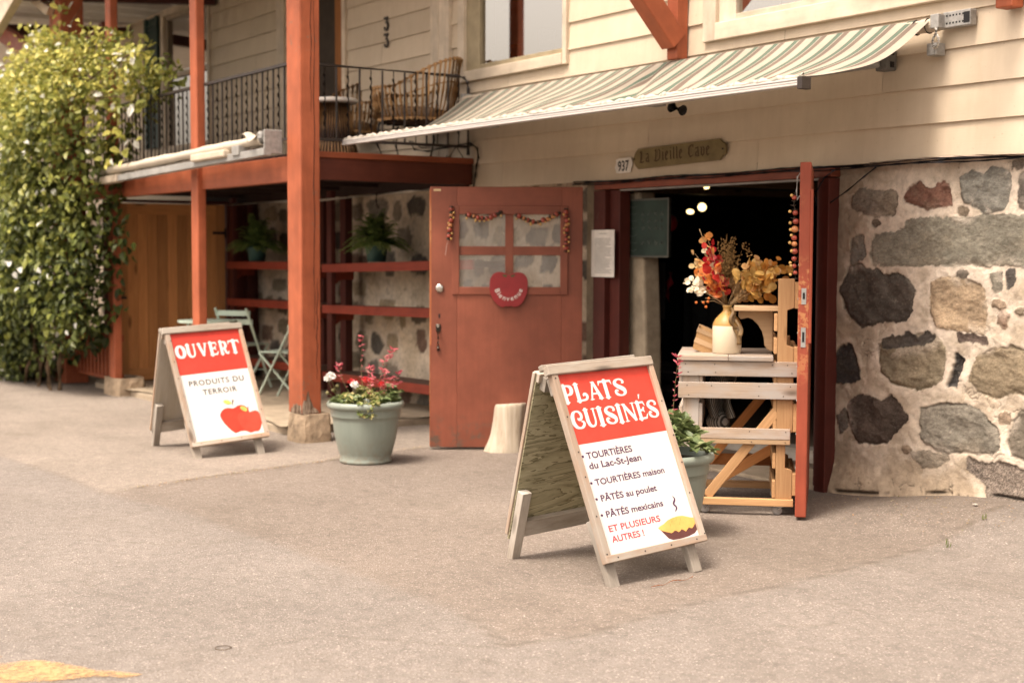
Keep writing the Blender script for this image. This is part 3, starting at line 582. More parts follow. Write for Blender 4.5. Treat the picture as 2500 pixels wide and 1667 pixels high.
mb = MB(); mb.prism((-36.3, 0, 0), (0, 1, 0), (0, 0, 1), [(6.2, 6.5), (14.4, 6.5), (10.3, 9.2)], 35.2); mb.build('roof', plain('grey_shingles', (.09, .085, .08), .9), house)
# ---- windows
def window(x0, x1, z0, z1, casing, frame_m, name='window', left_w=.0, cross=None, sill=True):
    fr = MB(); y = D-.045; c = casing
    fr.box(x0-c, x0, y, D+.02, z0-c*.9, z1+c); fr.box(x1, x1+c*.5, y, D+.02, z0-c*.9, z1+c)
    fr.box(x0, x1, y, D+.02, z1, z1+c, grain='x'); fr.box(x0, x1, y-.008, D+.02, z0-c*.9, z0, grain='x')
    w_ = fr.build(name, M['cream_trim'], house, bevel=.006)
    sb = MB(); t = .045; ys = D-.012
    sb.box(x0, x0+t+left_w, ys, D+.05, z0, z1); sb.box(x1-t, x1, ys, D+.05, z0, z1); sb.box(x0+t+left_w, x1-t, ys, D+.05, z0, z0+t, grain='x'); sb.box(x0+t+left_w, x1-t, ys, D+.05, z1-t, z1, grain='x')
    if cross: sb.box(x0+t+left_w, x1-t, ys-.006, D+.045, cross-.03, cross+.03, grain='x')
    sb.build('sash', frame_m, w_, bevel=.004)
    gl = MB(); gl.add([(x0+t+left_w, D+.02, z0+t), (x1-t, D+.02, z0+t), (x1-t, D+.02, z1-t), (x0+t+left_w, D+.02, z1-t)], [(0, 1, 2, 3)]); gl.build('pane', M['glass'], w_)
    return w_
window(-10.50, -9.06, 3.06, 4.75, .10, M['tan_trim'], left_w=.16)
window(-7.30, -4.76, 3.06, 4.6, .13, M['cream_trim'], left_w=.12)
window(-17.66, -16.24, 2.80, 4.48, .12, M['cream_trim'], cross=3.72)
mb = MB(); mb.box(-11.05, -10.74, D-.05, D+.02, 2.34, 4.75); mb.box(-11.0, -10.9, D-.058, D, 2.34, 4.75); mb.build('corner_board', M['cream_trim'], house, bevel=.004)
for a_, b_ in ((-14.30, -14.12), (-12.78, -12.71)): mb = MB(); mb.box(a_, b_, D-.04, D+.02, 2.32, 4.55); mb.build('door_casing', M['cream_trim'], house, bevel=.004)
# shutter by the far window
sh = MB(); sh.box(-18.32, -17.86, D-.04, D-.02, 2.85, 4.52)
for i in range(32): sh.beam((-18.25, D-.05, 2.93+i*.048), (-17.93, D-.05, 2.93+i*.048), .03, .008, (0, .6, 1))
sh.box(-18.33, -18.25, D-.062, D-.04, 2.84, 4.53); sh.box(-17.93, -17.85, D-.062, D-.04, 2.84, 4.53); sh.build('shutter', M['green_shutter'], house)
# varnished upstairs door
dr = MB(); x0, x1 = -13.95, -12.86; y = D-.02
dr.box(x0, x0+.10, y, y+.05, 2.33, 4.5); dr.box(x1-.10, x1, y, y+.05, 2.33, 4.5); dr.box(x0+.10, x1-.10, y, y+.05, 2.33, 3.08); dr.box(x0+.1, x1-.1, y, y+.05, 4.35, 4.5, grain='x')
dr.box(x0+.16, x1-.16, y-.015, y, 2.5, 2.98); dr.box(x1, x1+.08, y-.02, y+.05, 2.32, 4.55); dd_ = dr.build('panel_door', M['orange_wood'], house, bevel=.006)
gl = MB(); gl.box(x0+.1, x1-.1, y+.02, y+.025, 3.08, 4.35); gl.build('pane', plain('dark_screen', (.050, .038, .028), .7, .15), dd_)
# house number digits 3 3 (dark, one above the other)
mb = MB()
for zc in (3.655, 3.50):
    t3 = [[(-.42, .93, .1), (.42, .95, .09)], [(.42, .95, .07), (-.05, .58, .06)], SP([(-.05, .58, .06), (.25, .56, .1), (.42, .32, .14), (.3, .06, .1), (0, 0, .08), (-.3, .08, .1), (-.4, .2, .08)])]
    t3 = [[(x+.45, y_, r_) for x, y_, r_ in q] for q in t3]; glyph(mb, t3, lambda x, y_: (-11.935+x*.075, D-.022, zc+(y_-.5)*.12), .9, -.12, 1.1, .05)
mb.build('house_digits', M['iron'], house, solid=.012)
# ---- soffit over the balcony and its rafters
mb = MB()
for i in range(99): mb.box(-36.+i*.265, -36.+(i+1)*.265-.006, 4.35, D-.02, 4.560+.004*(i % 2), 4.59, grain='y')
mb.build('soffit', M['white_paint'], house)
mb = MB()
for a_, b_ in (((-16.6, 4.5, 4.40), (-16.0, D-.03, 4.47)), ((-19.3, 4.5, 4.35), (-19.0, D-.03, 4.45))): mb = MB(); mb.beam(a_, b_, .11, .14); mb.build('soffit_beam', M['red_dark'], house, bevel=.005)
mb = MB()
mb = MB(); a_, b_ = at(-30, 62, 1, 4.5), at(70, 5, 1, 4.5); mb.beam(a_+np.array([-.6, 0, -.36]), b_+np.array([1.2, 0, .72]), .10, .26); mb.beam(at(88, 0, 1, 4.75), at(126, 30, 1, 4.85), .12, .09); mb.build('fascia_board', M['cream_trim'], house, bevel=.004)
# ---- knee braces on the facade
def knee(x, z0, z1=4.15, yo=5.45):
    mb = MB(); mb.box(x-.055, x+.055, D-.12, D-.02, z0-.05, z1+.1); mb.beam((x, D-.10, z0+.07), (x, yo, z1), .135, .15, (0, 1, 1))
    mb.beam((x, D-.03, z1+.06), (x, yo-.15, z1+.06), .12, .14); return mb.build('knee_brace', M['red'], house, bevel=.008)
knee(-7.66, 2.90); knee(-4.93, 2.88)
# ---- red door frame and head
mb = MB()
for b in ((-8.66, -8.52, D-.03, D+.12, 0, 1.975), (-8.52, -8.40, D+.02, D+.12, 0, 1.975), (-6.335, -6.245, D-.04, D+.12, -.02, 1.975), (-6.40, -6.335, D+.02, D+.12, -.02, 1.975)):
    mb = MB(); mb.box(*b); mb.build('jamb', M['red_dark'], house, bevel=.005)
mb = MB(); mb.box(-8.66, -6.245, D-.025, D+.14, 1.982, 2.048, grain='x'); mb.build('door_head', M['red_door'], house, bevel=.004)
mb = MB(); mb.box(-8.40, -6.34, D+.02, D+.1, 1.968, 1.98, grain='x'); mb.build('weather_strip', M['grey_metal'], house)
mb = MB(); mb.box(-8.6, -6.3, D-.02, D+.6, -.03, .022, grain='x'); mb.build('threshold', M['concrete'], house, bevel=.008)
def atd(x, y, dep): return CAM+ray(x, y)*dep
ZU = np.array([0, 0, 1.])
# ============================================================ left door leaf (standing open)
E1 = np.array([-9.281, 5.560, 0]); U1 = nrm(np.array([-8.634, 6.526, 0])-E1); N1 = np.cross(U1, ZU)
def LP(a, b, h=0.): return E1+U1*a+ZU*(2.0-b)+N1*h
def lbox(mb, a0, a1, b0, b1, h0, h1, m=0, along='v'):
    c = (h0+h1)/2; ab = ((a0+a1)/2, (b0+b1)/2)
    if along == 'v': mb.beam(LP(ab[0], b1, c), LP(ab[0], b0, c), a1-a0, h1-h0, N1, m)
    else: mb.beam(LP(a0, ab[1], c), LP(a1, ab[1], c), b1-b0, h1-h0, N1, m)
mb = MB()
lbox(mb, 0, .205, 0, 1.98, -.045, 0); lbox(mb, 1.0, 1.157, 0, 1.98, -.045, 0); lbox(mb, .205, 1.0, 0, .19, -.045, 0, along='u'); lbox(mb, .205, 1.0, .772, 1.98, -.045, 0)
lbox(mb, .570, .632, .19, .772, -.035, -.006); lbox(mb, .205, .57, .449, .515, -.035, -.006, along='u'); lbox(mb, .632, 1.0, .449, .515, -.035, -.006, along='u')
k = NT('cellar_door_paint', .45, .3); g = k.g(); gz = k.n('ShaderNodeNewGeometry').outputs['Position']; sz = k.n('ShaderNodeSeparateXYZ'); k.l(gz, sz.inputs[0])
f = k.noise(g, 5, 5, .6); a = k.ramp(f, [(.3, (.195, .059, .034)), (.7, (.265, .081, .047))]); f2 = k.noise(g, 1.3, 3); a = k.mix(1., a, k.ramp(f2, [(.3, .80), (.7, 1.10)]), 'MULTIPLY'); f3 = k.noise(k.mapv(g, (.8, 22, 22)), 2.2, 5, .7); a = k.mix(1., a, k.ramp(f3, [(.3, .93), (.7, 1.05)]), 'MULTIPLY')
lowm = k.ramp(sz.outputs[2], [(.02, 1), (.16, .62), (.30, 0)]); chn = k.ramp(k.noise(g, 11, 8, .75), [(.50, 0), (.60, 1)]); a = k.mix(k.math('MULTIPLY', lowm, chn), a, (.10, .075, .055))
sc = k.ramp(k.noise(k.mapv(g, (1.5, 30, 30)), 2.2, 4, .7), [(.70, 0), (.76, .5)]); a = k.mix(sc, a, (.42, .17, .10)); k.col(a); k.bump(k.noise(k.mapv(g, (2, 30, 30)), 2, 5), .15, .003)
leaf1 = mb.build('door', k.m, house, bevel=.003); leaf1['label'] = 'open left leaf of the cellar door with four panes'
mb = MB()
lbox(mb, .168, .222, .143, .815, 0, .014); lbox(mb, .987, 1.045, .143, .815, 0, .014); lbox(mb, .222, .987, .143, .208, 0, .014, along='u'); lbox(mb, .222, .987, .756, .815, 0, .014, along='u')
mb.build('moulding', k.m, leaf1, bevel=.004)
for a0, a1 in ((.205, .575), (.627, 1.0)):
    for b0, b1 in ((.19, .455), (.51, .772)):
        mb = MB(); mb.add([LP(a0, b1, -.02), LP(a1, b1, -.02), LP(a1, b0, -.02), LP(a0, b0, -.02)], [(0, 1, 2, 3)]); mb.build('pane', M['door_glass'], leaf1)
mb = MB(); lbox(mb, -.004, .0, .02, 1.97, -.046, .001); lbox(mb, 0, .011, .02, 1.2, 0, .0015); mb.build('worn_edge', paint('worn_edge_paint', (.40, .125, .05), (.5, .24, .1), .2), leaf1)
mb = MB(); mb.lathe([(.0, .0), (.033, .0), (.033, .008), (.026, .014), (.012, .016), (0, .016)], (0, 0, 0), 24)
mb.v = [tuple(LP(.0735+x, .7665+y, z)) for x, y, z in mb.v]; mb.build('deadbolt', M['steel'], leaf1, smooth=True)
mb = MB(); mb.tube([LP(.063, 1.06, .004), LP(.063, 1.075, .03), LP(.063, 1.10, .045), LP(.064, 1.14, .05), LP(.063, 1.18, .042), LP(.062, 1.215, .012), LP(.062, 1.235, .006)], [.018, .016, .008, .0075, .007, .012, .014], 10)
lbox(mb, .045, .081, 1.04, 1.095, 0, .006); mb.build('handle', plain('dark_brass', (.10, .085, .07), .3, .5, metal=.8), leaf1, smooth=True)
mb = MB(); lbox(mb, .0655, .0765, .962, .992, 0, .003); mb.build('keyhole', M['black'], leaf1)
mb = MB(); lbox(mb, .028, .082, .018, .034, 0, .003); mb.build('plate', plain('brass_plate', (.62, .45, .24), .4, .5), leaf1)
# ---- welcome apple on the leaf
ap = [(0, .105), (.025, .118), (.07, .128), (.11, .118), (.138, .085), (.146, .03), (.138, -.03), (.115, -.085), (.08, -.125), (.045, -.136), (.02, -.128), (0, -.134), (-.02, -.128), (-.045, -.137), (-.08, -.122), (-.118, -.08), (-.14, -.03), (-.146, .03), (-.136, .088), (-.105, .122), (-.065, .13), (-.025, .118)]
ap = [q[:2] for q in SP([(a, b, 0) for a, b in ap+ap[:1]], 3)][:-1]
apple = thing('welcome_sign', 'red apple shaped welcome board with white letters hanging on the open door', 'sign', tuple(LP(.5975, .772, .02)))
mb = MB(); mb.prism(LP(.5975, .772), U1, ZU, ap, .018, h0=.016); mb.build('board', plain('apple_red', (.26, .022, .024), .45, .35, .12), apple, bevel=.003)
mb = MB()
for sx_ in (-1, 1): mb.prism(LP(.5975, .772), U1, ZU, [(sx_*.012, .104), (sx_*.05, .112), (sx_*.04, .095), (sx_*.02, .09)], .002, h0=.0345)
mb.build('leaf', plain('apple_leaf', (.08, .085, .03), .6), apple)
mb = MB(); word = 'Bienvenue'; wd = [text_width(c, .006)+.10 for c in word]; tot = sum(wd); acc = 0
for ch, w_ in zip(word, wd):
    th = math.radians(190+(acc+w_/2)/tot*162); acc += w_; R_ = .108; cx, cy = R_*math.cos(th), R_*math.sin(th); ux, uy = math.cos(th+math.pi/2), math.sin(th+math.pi/2); s_ = .052
    text_polys(mb, ch, lambda x, y: LP(.5975+cx+ux*(x-w_*s_/2)-uy*y, .752-cy-uy*(x-w_*s_/2)-ux*y, .0352), s_, bold=.006)
mb.build('lettering', M['white_paint'], apple)
# ---- bead garlands
bead_m = [plain('red_bead', (.30, .05, .028), .35, .5, .3, 30), plain('orange_bead', (.48, .19, .07), .35, .5, .3, 30), plain('gold_bead', (.55, .33, .10), .35, .5, .3, 30)]
M['twine'] = plain('twine', (.05, .035, .025), .9)
def garland(pts, n, label, rr, br=.019):
    pts = [np.array(p) for p in pts]; fine = []
    for i in range(len(pts)-1):
        for q in range(8): fine.append(pts[i]*(1-q/8)+pts[i+1]*q/8)
    fine.append(pts[-1]); o = thing('bead_garland', label, 'garland', tuple(fine[0]), group='bead garlands on the cellar doors')
    mb = MB(); mb.tube([p+np.array([rr.uniform(-.004, .004) for _ in range(3)]) for p in fine], .006, 6)
    for p in fine: mb.box(p[0]-.011, p[0]+.011, p[1]-.011, p[1]+.011, p[2]-.012, p[2]+.008)
    mb.build('string', M['twine'], o)
    seg = np.cumsum([0]+[np.linalg.norm(b-a) for a, b in zip(fine[:-1], fine[1:])])
    for i in range(n):
        s_ = seg[-1]*(i+.5)/n; j = min(len(fine)-2, int(np.searchsorted(seg, s_)-1)); t = (s_-seg[j])/(seg[j+1]-seg[j]); p = fine[j]*(1-t)+fine[j+1]*t
        mb = MB(); mb.ball(p+np.array([rr.uniform(-.004, .004), 0, rr.uniform(-.004, .004)]), br*rr.uniform(.8, 1.15)); mb.build('bead', bead_m[0 if rr.random() < .75 else 1], o, smooth=True)
        mb = MB(); sgn = rr.choice((-1, 1)); mb.ball(p+np.array([.018*sgn*U1[0], .018*sgn*U1[1], -.022])+N1*.008, br*.48); mb.build('small_bead', bead_m[2], o, smooth=True)
rr = random.Random(5)
garland([LP(.165, .155, .03), LP(.158, .28, .03), LP(.140, .39, .03)], 6, 'short bead string hanging left of the door panes above the round lock', rr)
garland([LP(.281, .212, .03), LP(.36, .236, .03), LP(.42, .240, .03), LP(.48, .222, .03), LP(.534, .188, .03)], 8, 'bead swag across the upper pane nearer the door handle', rr)
garland([LP(.655, .212, .03), LP(.73, .248, .03), LP(.80, .268, .03), LP(.88, .248, .03), LP(.975, .195, .03)], 9, 'bead swag across the upper pane nearer the door hinges', rr)
garland([LP(1.028, .17, .03), LP(1.034, .33, .03), LP(1.030, .478, .03)], 9, 'bead string hanging beside the panes at the hinge side of the door', rr)
mb = MB(); mb.tube([LP(.140, .40, .03), LP(.125, .45, .03), LP(.118, .52, .03)], .0012, 4); q = mb.build('thread', M['white_paint']); tag(q, 'loose white thread trailing from the short bead string', 'thread')
# ============================================================ right door leaf, seen on its edge
E2 = np.array([-5.648, 5.812, 0]); H2 = np.array([-6.372, 6.585, 0]); U2 = nrm(H2-E2); N2 = np.array([U2[1], -U2[0], 0]); L2_ = np.linalg.norm(H2-E2)
def RP(a, h, z): return E2+U2*a+N2*h+ZU*z
mb = MB(); mb.beam(RP(L2_/2, 0, .02), RP(L2_/2, 0, 2.01), L2_, .062, tuple(N2))
mb.beam(RP(.03, .036, 1.0), RP(.03, .036, 1.86), .07, .016, tuple(N2))
leaf2 = mb.build('door', M['red_leaf'], house, bevel=.006); leaf2['label'] = 'right door leaf opened square to the wall and seen edge on'
for z0, z1 in ((1.22, 1.31), (.98, 1.09)):
    mb = MB(); mb.beam(RP(-.001, 0, z0), RP(-.001, 0, z1), .026, .003, tuple(U2)); ed = mb.build('latch_plate', M['grey_metal'], leaf2)
    mb = MB(); mb.beam(RP(-.0035, 0, z0+.03), RP(-.0035, 0, z1-.025), .012, .002, tuple(U2)); mb.build('latch_hole', M['black'], ed)
mb = MB(); mb.tube([RP(.02, -.03, 1.95), RP(.02, -.045, 1.93), RP(.03, -.05, 1.85), RP(.03, -.045, 1.80), RP(.02, -.035, 1.82)], .005, 6); mb.build('hook', M['grey_metal'], leaf2)
mb = MB()
for i in range(9): mb.ball(RP(.01, -.028, .3+i*.19), .007)
mb.build('bolt', M['grey_metal'], leaf2)
# string of dried apples down its inner edge
dp = 7.95; o = thing('apple_string', 'string of small dried apples and nuts hanging down the right door edge', 'garland', tuple(atd(1938, 478, dp)))
mb = MB(); pts = [atd(1940+3*math.sin(i*1.7), 470+i*10.5, dp) for i in range(21)]; mb.tube(pts, .004, 5)
for p in pts[1:]: mb.tube([p+np.array([.016*math.cos(t), .016*math.sin(t), .003*math.sin(2*t)]) for t in np.linspace(0, 6.28, 8)], .002, 4)
mb.build('string', M['twine'], o)
rr = random.Random(8); ys = [483, 520, 541, 560, 581, 596, 614, 632, 650, 666]
for i, y in enumerate(ys):
    mb = MB(); r_ = (.014, .016, .018, .021, .0165, .017, .018, .015, .014, .013)[i]; c = atd(1940+rr.uniform(-2, 3), y, dp-.01); mb.ball(c, r_, sq=.9); mb.build('dried_apple', bead_m[(0, 0, 0, 1, 0, 1, 0, 0, 0, 0)[i]], o, smooth=True)
    mb = MB(); mb.ball(atd(1930+rr.uniform(-2, 3), y+rr.uniform(-8, 10), dp-.015), .009); mb.build('small_bead', bead_m[2], o, smooth=True)

# ============================================================ balcony
bal = thing('balcony', 'red timber balcony on posts with a dark iron railing, over the shelves', 'balcony', (-13, 5.6, 2.3))
def post(x0, x1, y0, y1, zb, zt, stone=None, name='post', cham=.012):
    mb = MB(); nz = 10
    mb.box(x0, x1, y0, y1, zb, zt); p = mb.build(name, M['red'], bal, bevel=cham)
    if stone:
        sx0, sx1, sy0, sy1 = stone; q = MB(); rr = random.Random(int(x0*100)); N = 8
        def fr(a, b, side):
            return None
        for (ax, bx, ay, by) in ((sx0, sx1, sy0, sy1),):
            lay = [(-.05, 1.03), (.0, 1.03), (.07, 1.02), (.14, 1.0), (.185, .97), (zb-.004, .93), (zb, .90)]; ring = []
            cx, cy, hx, hy = (ax+bx)/2, (ay+by)/2, (bx-ax)/2, (by-ay)/2; v = []; n = 28
            for z, s_ in lay:
                for i in range(n):
                    t = 2*math.pi*i/n; ct, st_ = math.cos(t), math.sin(t); e = 6.; rad = (abs(ct)**e+abs(st_)**e)**(-1/e)*s_*(1+.07*(vnoise(np.array([i*.9]), np.array([z*22]), int(ax*31) % 97)[0]-.5))
                    v.append((cx+hx*ct*rad, cy+hy*st_*rad, z))
            f = [(k_*n+i, k_*n+(i+1) % n, (k_+1)*n+(i+1) % n, (k_+1)*n+i) for k_ in range(len(lay)-1) for i in range(n)]+[tuple((len(lay)-1)*n+i for i in range(n))]
            q.add(v, f); q.build('stone_base', M['base_stone'], p)
    return p
pc = post(-10.385, -10.14, 4.90, 5.072, .226, 5.2, (-10.41, -10.11, 4.885, 5.16)); pc['label'] = 'thick front corner post, rotten at its foot'
post(-12.415, -12.255, 4.90, 4.985, -.0, 5.2)
pl_ = post(-14.74, -14.58, 4.90, 4.985, .165, 5.2, (-14.93, -14.45, 4.88, 5.2))
post(-16.62, -16.22, 4.88, 5.15, 0, 5.2, None)
# rot and splits at the foot of the corner post
k = NT('rotten_wood', .95, .1); g = k.g(); f = k.noise(k.mapv(g, (1, 1, .22)), 30, 6, .7); k.col(k.ramp(f, [(.30, (.03, .02, .015)), (.45, (.14, .09, .06)), (.62, (.42, .33, .25))])); k.bump(f, .9, .01)
mb = MB(); rr = random.Random(2)
mb.prism((0, 4.8985, 0), (1, 0, 0), ZU, [(-10.33, .23), (-10.33, .26), (-10.315, .275), (-10.30, .262), (-10.285, .30), (-10.26, .285), (-10.235, .31), (-10.21, .30), (-10.19, .295), (-10.15, .30), (-10.145, .23)], .002)
mb.prism((-10.1385, 0, 0), (0, 1, 0), ZU, [(4.902, .23), (4.905, .30), (4.92, .34), (4.935, .335), (4.948, .40), (4.958, .41), (4.968, .35), (4.985, .32), (5.00, .28), (5.03, .26), (5.05, .235)], .003)
mb.build('rot', k.m, pc)
mb = MB()
for y_, z0, z1 in ((5.012, .9, 3.6), (5.03, .5, 1.3), (4.99, 2.6, 4.2)):
    pts = [(-10.1385, y_+.006*math.sin(i*2.1)+.012*i/12, z0+(z1-z0)*i/12) for i in range(13)]; mb.tube(pts, [.0012+.0018*math.sin(math.pi*i/12) for i in range(13)], 4)
mb.build('crack', M['black'], pc)
# beams and deck
mb = MB(); mb.box(-12.255, -10.385, 4.945, 5.03, 2.065, 2.265, grain='x'); mb.box(-14.58, -12.415, 4.945, 5.03, 2.065, 2.265, grain='x'); mb.box(-16.22, -14.74, 4.945, 5.03, 2.065, 2.265, grain='x'); mb.build('beam', M['red'], bal, bevel=.006)
mb = MB(); mb.box(-10.43, -10.378, 5.075, 6.64, 2.085, 2.262, grain='y'); mb.build('beam', paint('shaded_red_paint', (.15, .040, .024), (.12, .07, .05), .04), bal, bevel=.005)  # same red darkened in its colour to stand in for the awning's shade
mb = MB(); mb.box(-10.43, -10.366, 5.075, 6.65, 2.262, 2.312, grain='y'); mb.build('edge_board', M['red'], bal, bevel=.006)
mb = MB()
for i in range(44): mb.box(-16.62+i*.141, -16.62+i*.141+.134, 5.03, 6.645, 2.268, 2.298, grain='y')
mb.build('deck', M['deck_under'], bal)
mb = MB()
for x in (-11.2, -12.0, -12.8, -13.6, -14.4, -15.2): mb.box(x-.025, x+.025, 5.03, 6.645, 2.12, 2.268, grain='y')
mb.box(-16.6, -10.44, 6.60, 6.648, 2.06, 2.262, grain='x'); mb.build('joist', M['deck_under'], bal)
for a_, b_, w_ in ((at(-60, 38, 1, 5.0), at(98, 142, 1, 5.0), .20), (at(196, 122, 1, 5.6), at(262, 60, 1, 5.6), .07), (at(-40, 108, 1, 6.2), at(150, 128, 1, 6.2), .08)): mb = MB(); mb.beam(a_, b_, .12, w_); mb.build('brace', M['red_door'], bal, bevel=.006)
# iron railing: a run is rails plus alternating plain and knotted bars
def bar_plain(p, z0, z1): mb = MB(); mb.box(p[0]-.0065, p[0]+.0065, p[1]-.0065, p[1]+.0065, z0, z1); return mb
def bar_knot(p, z0, z1):
    mb = MB(); n = 64; pts = []; rad = []
    for i in range(n+1):
        t = i/n; z = z0+(z1-z0)*t; ph = (z-z0)/.078; fr_ = ph-math.floor(ph); tw = .12 < t < .9
        rad.append(.0068+(.0065*max(0, math.sin(math.pi*fr_))**3 if tw else 0)); pts.append((p[0]+(.004*math.sin(ph*2*math.pi) if tw else 0), p[1]+(.004*math.cos(ph*2*math.pi) if tw else 0), z))
    mb.tube(pts, rad, 5); return mb
def railing(p0, p1, zt, zb, knot0=0, label=None, endcurve=False, off=.06):
    p0, p1 = np.array(p0, float), np.array(p1, float); Lr = np.linalg.norm(p1-p0); d = (p1-p0)/Lr; mb = MB()
    a = np.array([*p0, zt]); b = np.array([*p1, zt])
    if endcurve:
        q = [a, b-np.array([*d, 0])*.10, b-np.array([*d, 0])*.04+[0, 0, -.008], b-np.array([*d, 0])*.008+[0, 0, -.045], b+[0, 0, -.1], np.array([*p1, zb-.07])]
        mb.tube(q, .016, 8)
    else: mb.beam(a, b, .036, .024)
    mb.beam((*p0, zb), (*p1, zb), .034, .022)
    if endcurve: mb.tube([np.array([*p1, zb])-np.array([*d, 0])*.12, np.array([*p1, zb-.11])-np.array([*d, 0])*.2], .006, 5); mb.tube([np.array([*p1, zb])-np.array([*d, 0])*.12, np.array([*p1, zb-.11])-np.array([*d, 0])*.04], .006, 5)
    R_ = mb.build('railing', M['iron'], bal)
    n = int((Lr-off)/.106); proto = {}
    for i in range(n+1):
        p = p0+d*(off+i*.106)
        if Lr-(off+i*.106) < .03: continue
        kn = (i+knot0) % 2
        if kn in proto:
            c = proto[kn][0].copy(); COL.objects.link(c); c.location = np.array(proto[kn][0].location)+np.array([*(p-proto[kn][1]), 0]); c.parent = R_
        else: proto[kn] = ((bar_knot if kn else bar_plain)((p[0], p[1]), zb+.01, zt-.01).build('baluster', M['iron'], R_), p)
    return R_
railing((-12.25, 4.985), (-10.40, 4.985), 3.005, 2.41, 1)
railing((-14.56, 4.985), (-12.42, 4.985), 3.005, 2.41, 0)
railing((-16.2, 4.985), (-14.75, 4.985), 3.005, 2.41, 0)
railing((-10.405, 5.08), (-10.405, 6.615), 3.005, 2.41, 0, endcurve=True)
# cables looped at the rail end
mb = MB(); mb.tube([at(1150, 352, 1, 6.6), at(1165, 362, 1, 6.62), at(1168, 385, 1, 6.63), at(1163, 405, 1, 6.64), at(1160, 430, 1, 6.64), at(1156, 458, 1, 6.63)], .011, 6)
mb.tube([at(1000, 345, 1, 6.5), at(1012, 366, 1, 6.5), at(1045, 370, 1, 6.5), at(1095, 358, 1, 6.55), at(1150, 350, 1, 6.6)], .009, 6); mb.tube([at(1005, 345, 1, 6.55), at(1030, 362, 1, 6.55), at(1080, 362, 1, 6.6), at(1150, 356, 1, 6.62)], .006, 6)
tag(mb.build('cable', M['black'], smooth=True), 'black cables looped round the end of the balcony railing', 'cable')
# end wall under the balcony with a stained plank door
mb = MB(); x = -15.22
mb.box(x-.05, x+.04, 5.02, 5.16, .07, 2.06); mb.box(x-.05, x+.04, 6.42, 6.52, .07, 2.06); mb.box(x-.05, x+.03, 6.52, 6.80, .07, 2.06); mb.box(x-.05, x+.03, 5.16, 6.42, 2.04, 2.07, grain='y'); mb.build('end_frame', M['red_dark'], bal, bevel=.004)
pd = thing('plank_door', 'stained plank door with black strap hinge under the balcony', 'door', (x, 5.17, .08))
mb = MB(); n = 9
mb.box(x-.03, x, 5.17, 5.275, .09, 2.03); mb.box(x-.03, x, 6.305, 6.41, .09, 2.03); mb.box(x-.03, x, 5.275, 6.305, .09, .22, grain='y'); mb.box(x-.03, x, 5.275, 6.305, 1.91, 2.03, grain='y'); mb.build('frame', M['brown_door'], pd, bevel=.004)
mb = MB()
for i in range(n): mb.box(x-.028, x-.008, 5.275+i*1.03/n+.002, 5.275+(i+1)*1.03/n-.002, .22, 1.91)
mb.build('panel', M['brown_door'], pd, bevel=.002)
mb = MB(); mb.box(x, x+.008, 5.10, 5.26, .985, 1.015, grain='y'); mb.build('bolt', M['black'], pd)
mb = MB(); mb.box(x, x+.008, 6.26, 6.46, 1.70, 1.73, grain='y'); mb.box(x, x+.01, 6.40, 6.46, 1.66, 1.77); mb.build('hinge', M['black'], pd)
mb = MB(); mb.tube([(x+.005, 5.225, 1.17), (x+.03, 5.225, 1.15), (x+.035, 5.225, 1.10), (x+.03, 5.225, 1.05), (x+.005, 5.225, 1.03)], .008, 6); mb.build('handle', M['black'], pd)
# red slatted fence panel left of it, behind the vine
mb = MB(); 
for i in range(14): mb.box(-16.45+i*.125, -16.45+i*.125+.055, 5.0, 5.025, .16, .62)
mb.box(-16.45, -14.75, 5.025, 5.06, .12, .20, grain='x'); mb.box(-16.45, -14.75, 5.025, 5.06, .55, .62, grain='x'); tag(mb.build('slat_fence', M['red']), 'low red slatted fence panel behind the foot of the vine', 'fence')

# ============================================================ shelves on the rubble wall
def shelf_unit(x0, x1, zs, label, legs):
    t = thing('shelf_unit', label, 'shelves', ((x0+x1)/2, 6.5, .08), group='red wall shelves under the balcony')
    for z0, z1 in zs:
        mb = MB(); mb.beam((x0, 6.54, z0-.035), (x1, 6.54, z1-.035), .36, .05); b = mb.build('shelf', plain('worn_shelf_top', (.135, .082, .062), .85, .2, .25), t)
        mb = MB(); mb.beam((x0, 6.352, z0-.04), (x1, 6.352, z1-.04), .022, .082); mb.build('shelf_edge', M['shelf'], b, bevel=.003)
    for x in legs:
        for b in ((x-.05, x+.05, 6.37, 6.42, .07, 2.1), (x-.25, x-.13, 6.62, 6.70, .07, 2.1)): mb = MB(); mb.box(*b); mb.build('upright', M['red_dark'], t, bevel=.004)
        for z0, z1 in zs[:2]: mb = MB(); mb.beam((x, 6.39, z0-.11), (x-.10, 6.68, z0-.11), .05, .09); mb.beam((x-.01, 6.40, z0-.2), (x-.05, 6.58, z0-.08), .04, .04); mb.build('bracket', M['shelf'], t, bevel=.003)
    return t
shelf_unit(-12.66, -9.9, ((1.385, 1.445), (.985, 1.03), (.325, .355)), 'red shelf unit between the corner post and the open door', (-12.56,))
shelf_unit(-15.02, -13.0, ((1.395, 1.405), (.985, 1.0), (.345, .36)), 'red shelf unit between the plank door and the corner post', (-14.96, -13.05))
mb = MB(); mb.tube([at(560, 500, 1, 6.3), at(705, 492, 1, 6.3), at(785, 489, 1, 6.3), at(1000, 468, 1, 6.3), at(1060, 462, 1, 6.3)], .012, 8); tag(mb.build('curtain_rod', M['white_paint'], smooth=True), 'thin white rod under the balcony beam above the shelves', 'rod')
mb = MB(); c = at(918, 476, 1, 6.29); mb.tube([c+[0, 0, .03], c+[.01, 0, .0], c+[.0, 0, -.05], c+[.02, 0, -.10], c+[.045, 0, -.12], c+[.055, 0, -.09]], .008, 6); tag(mb.build('hook', M['iron']), 'black iron hook hanging from the white rod', 'hook')
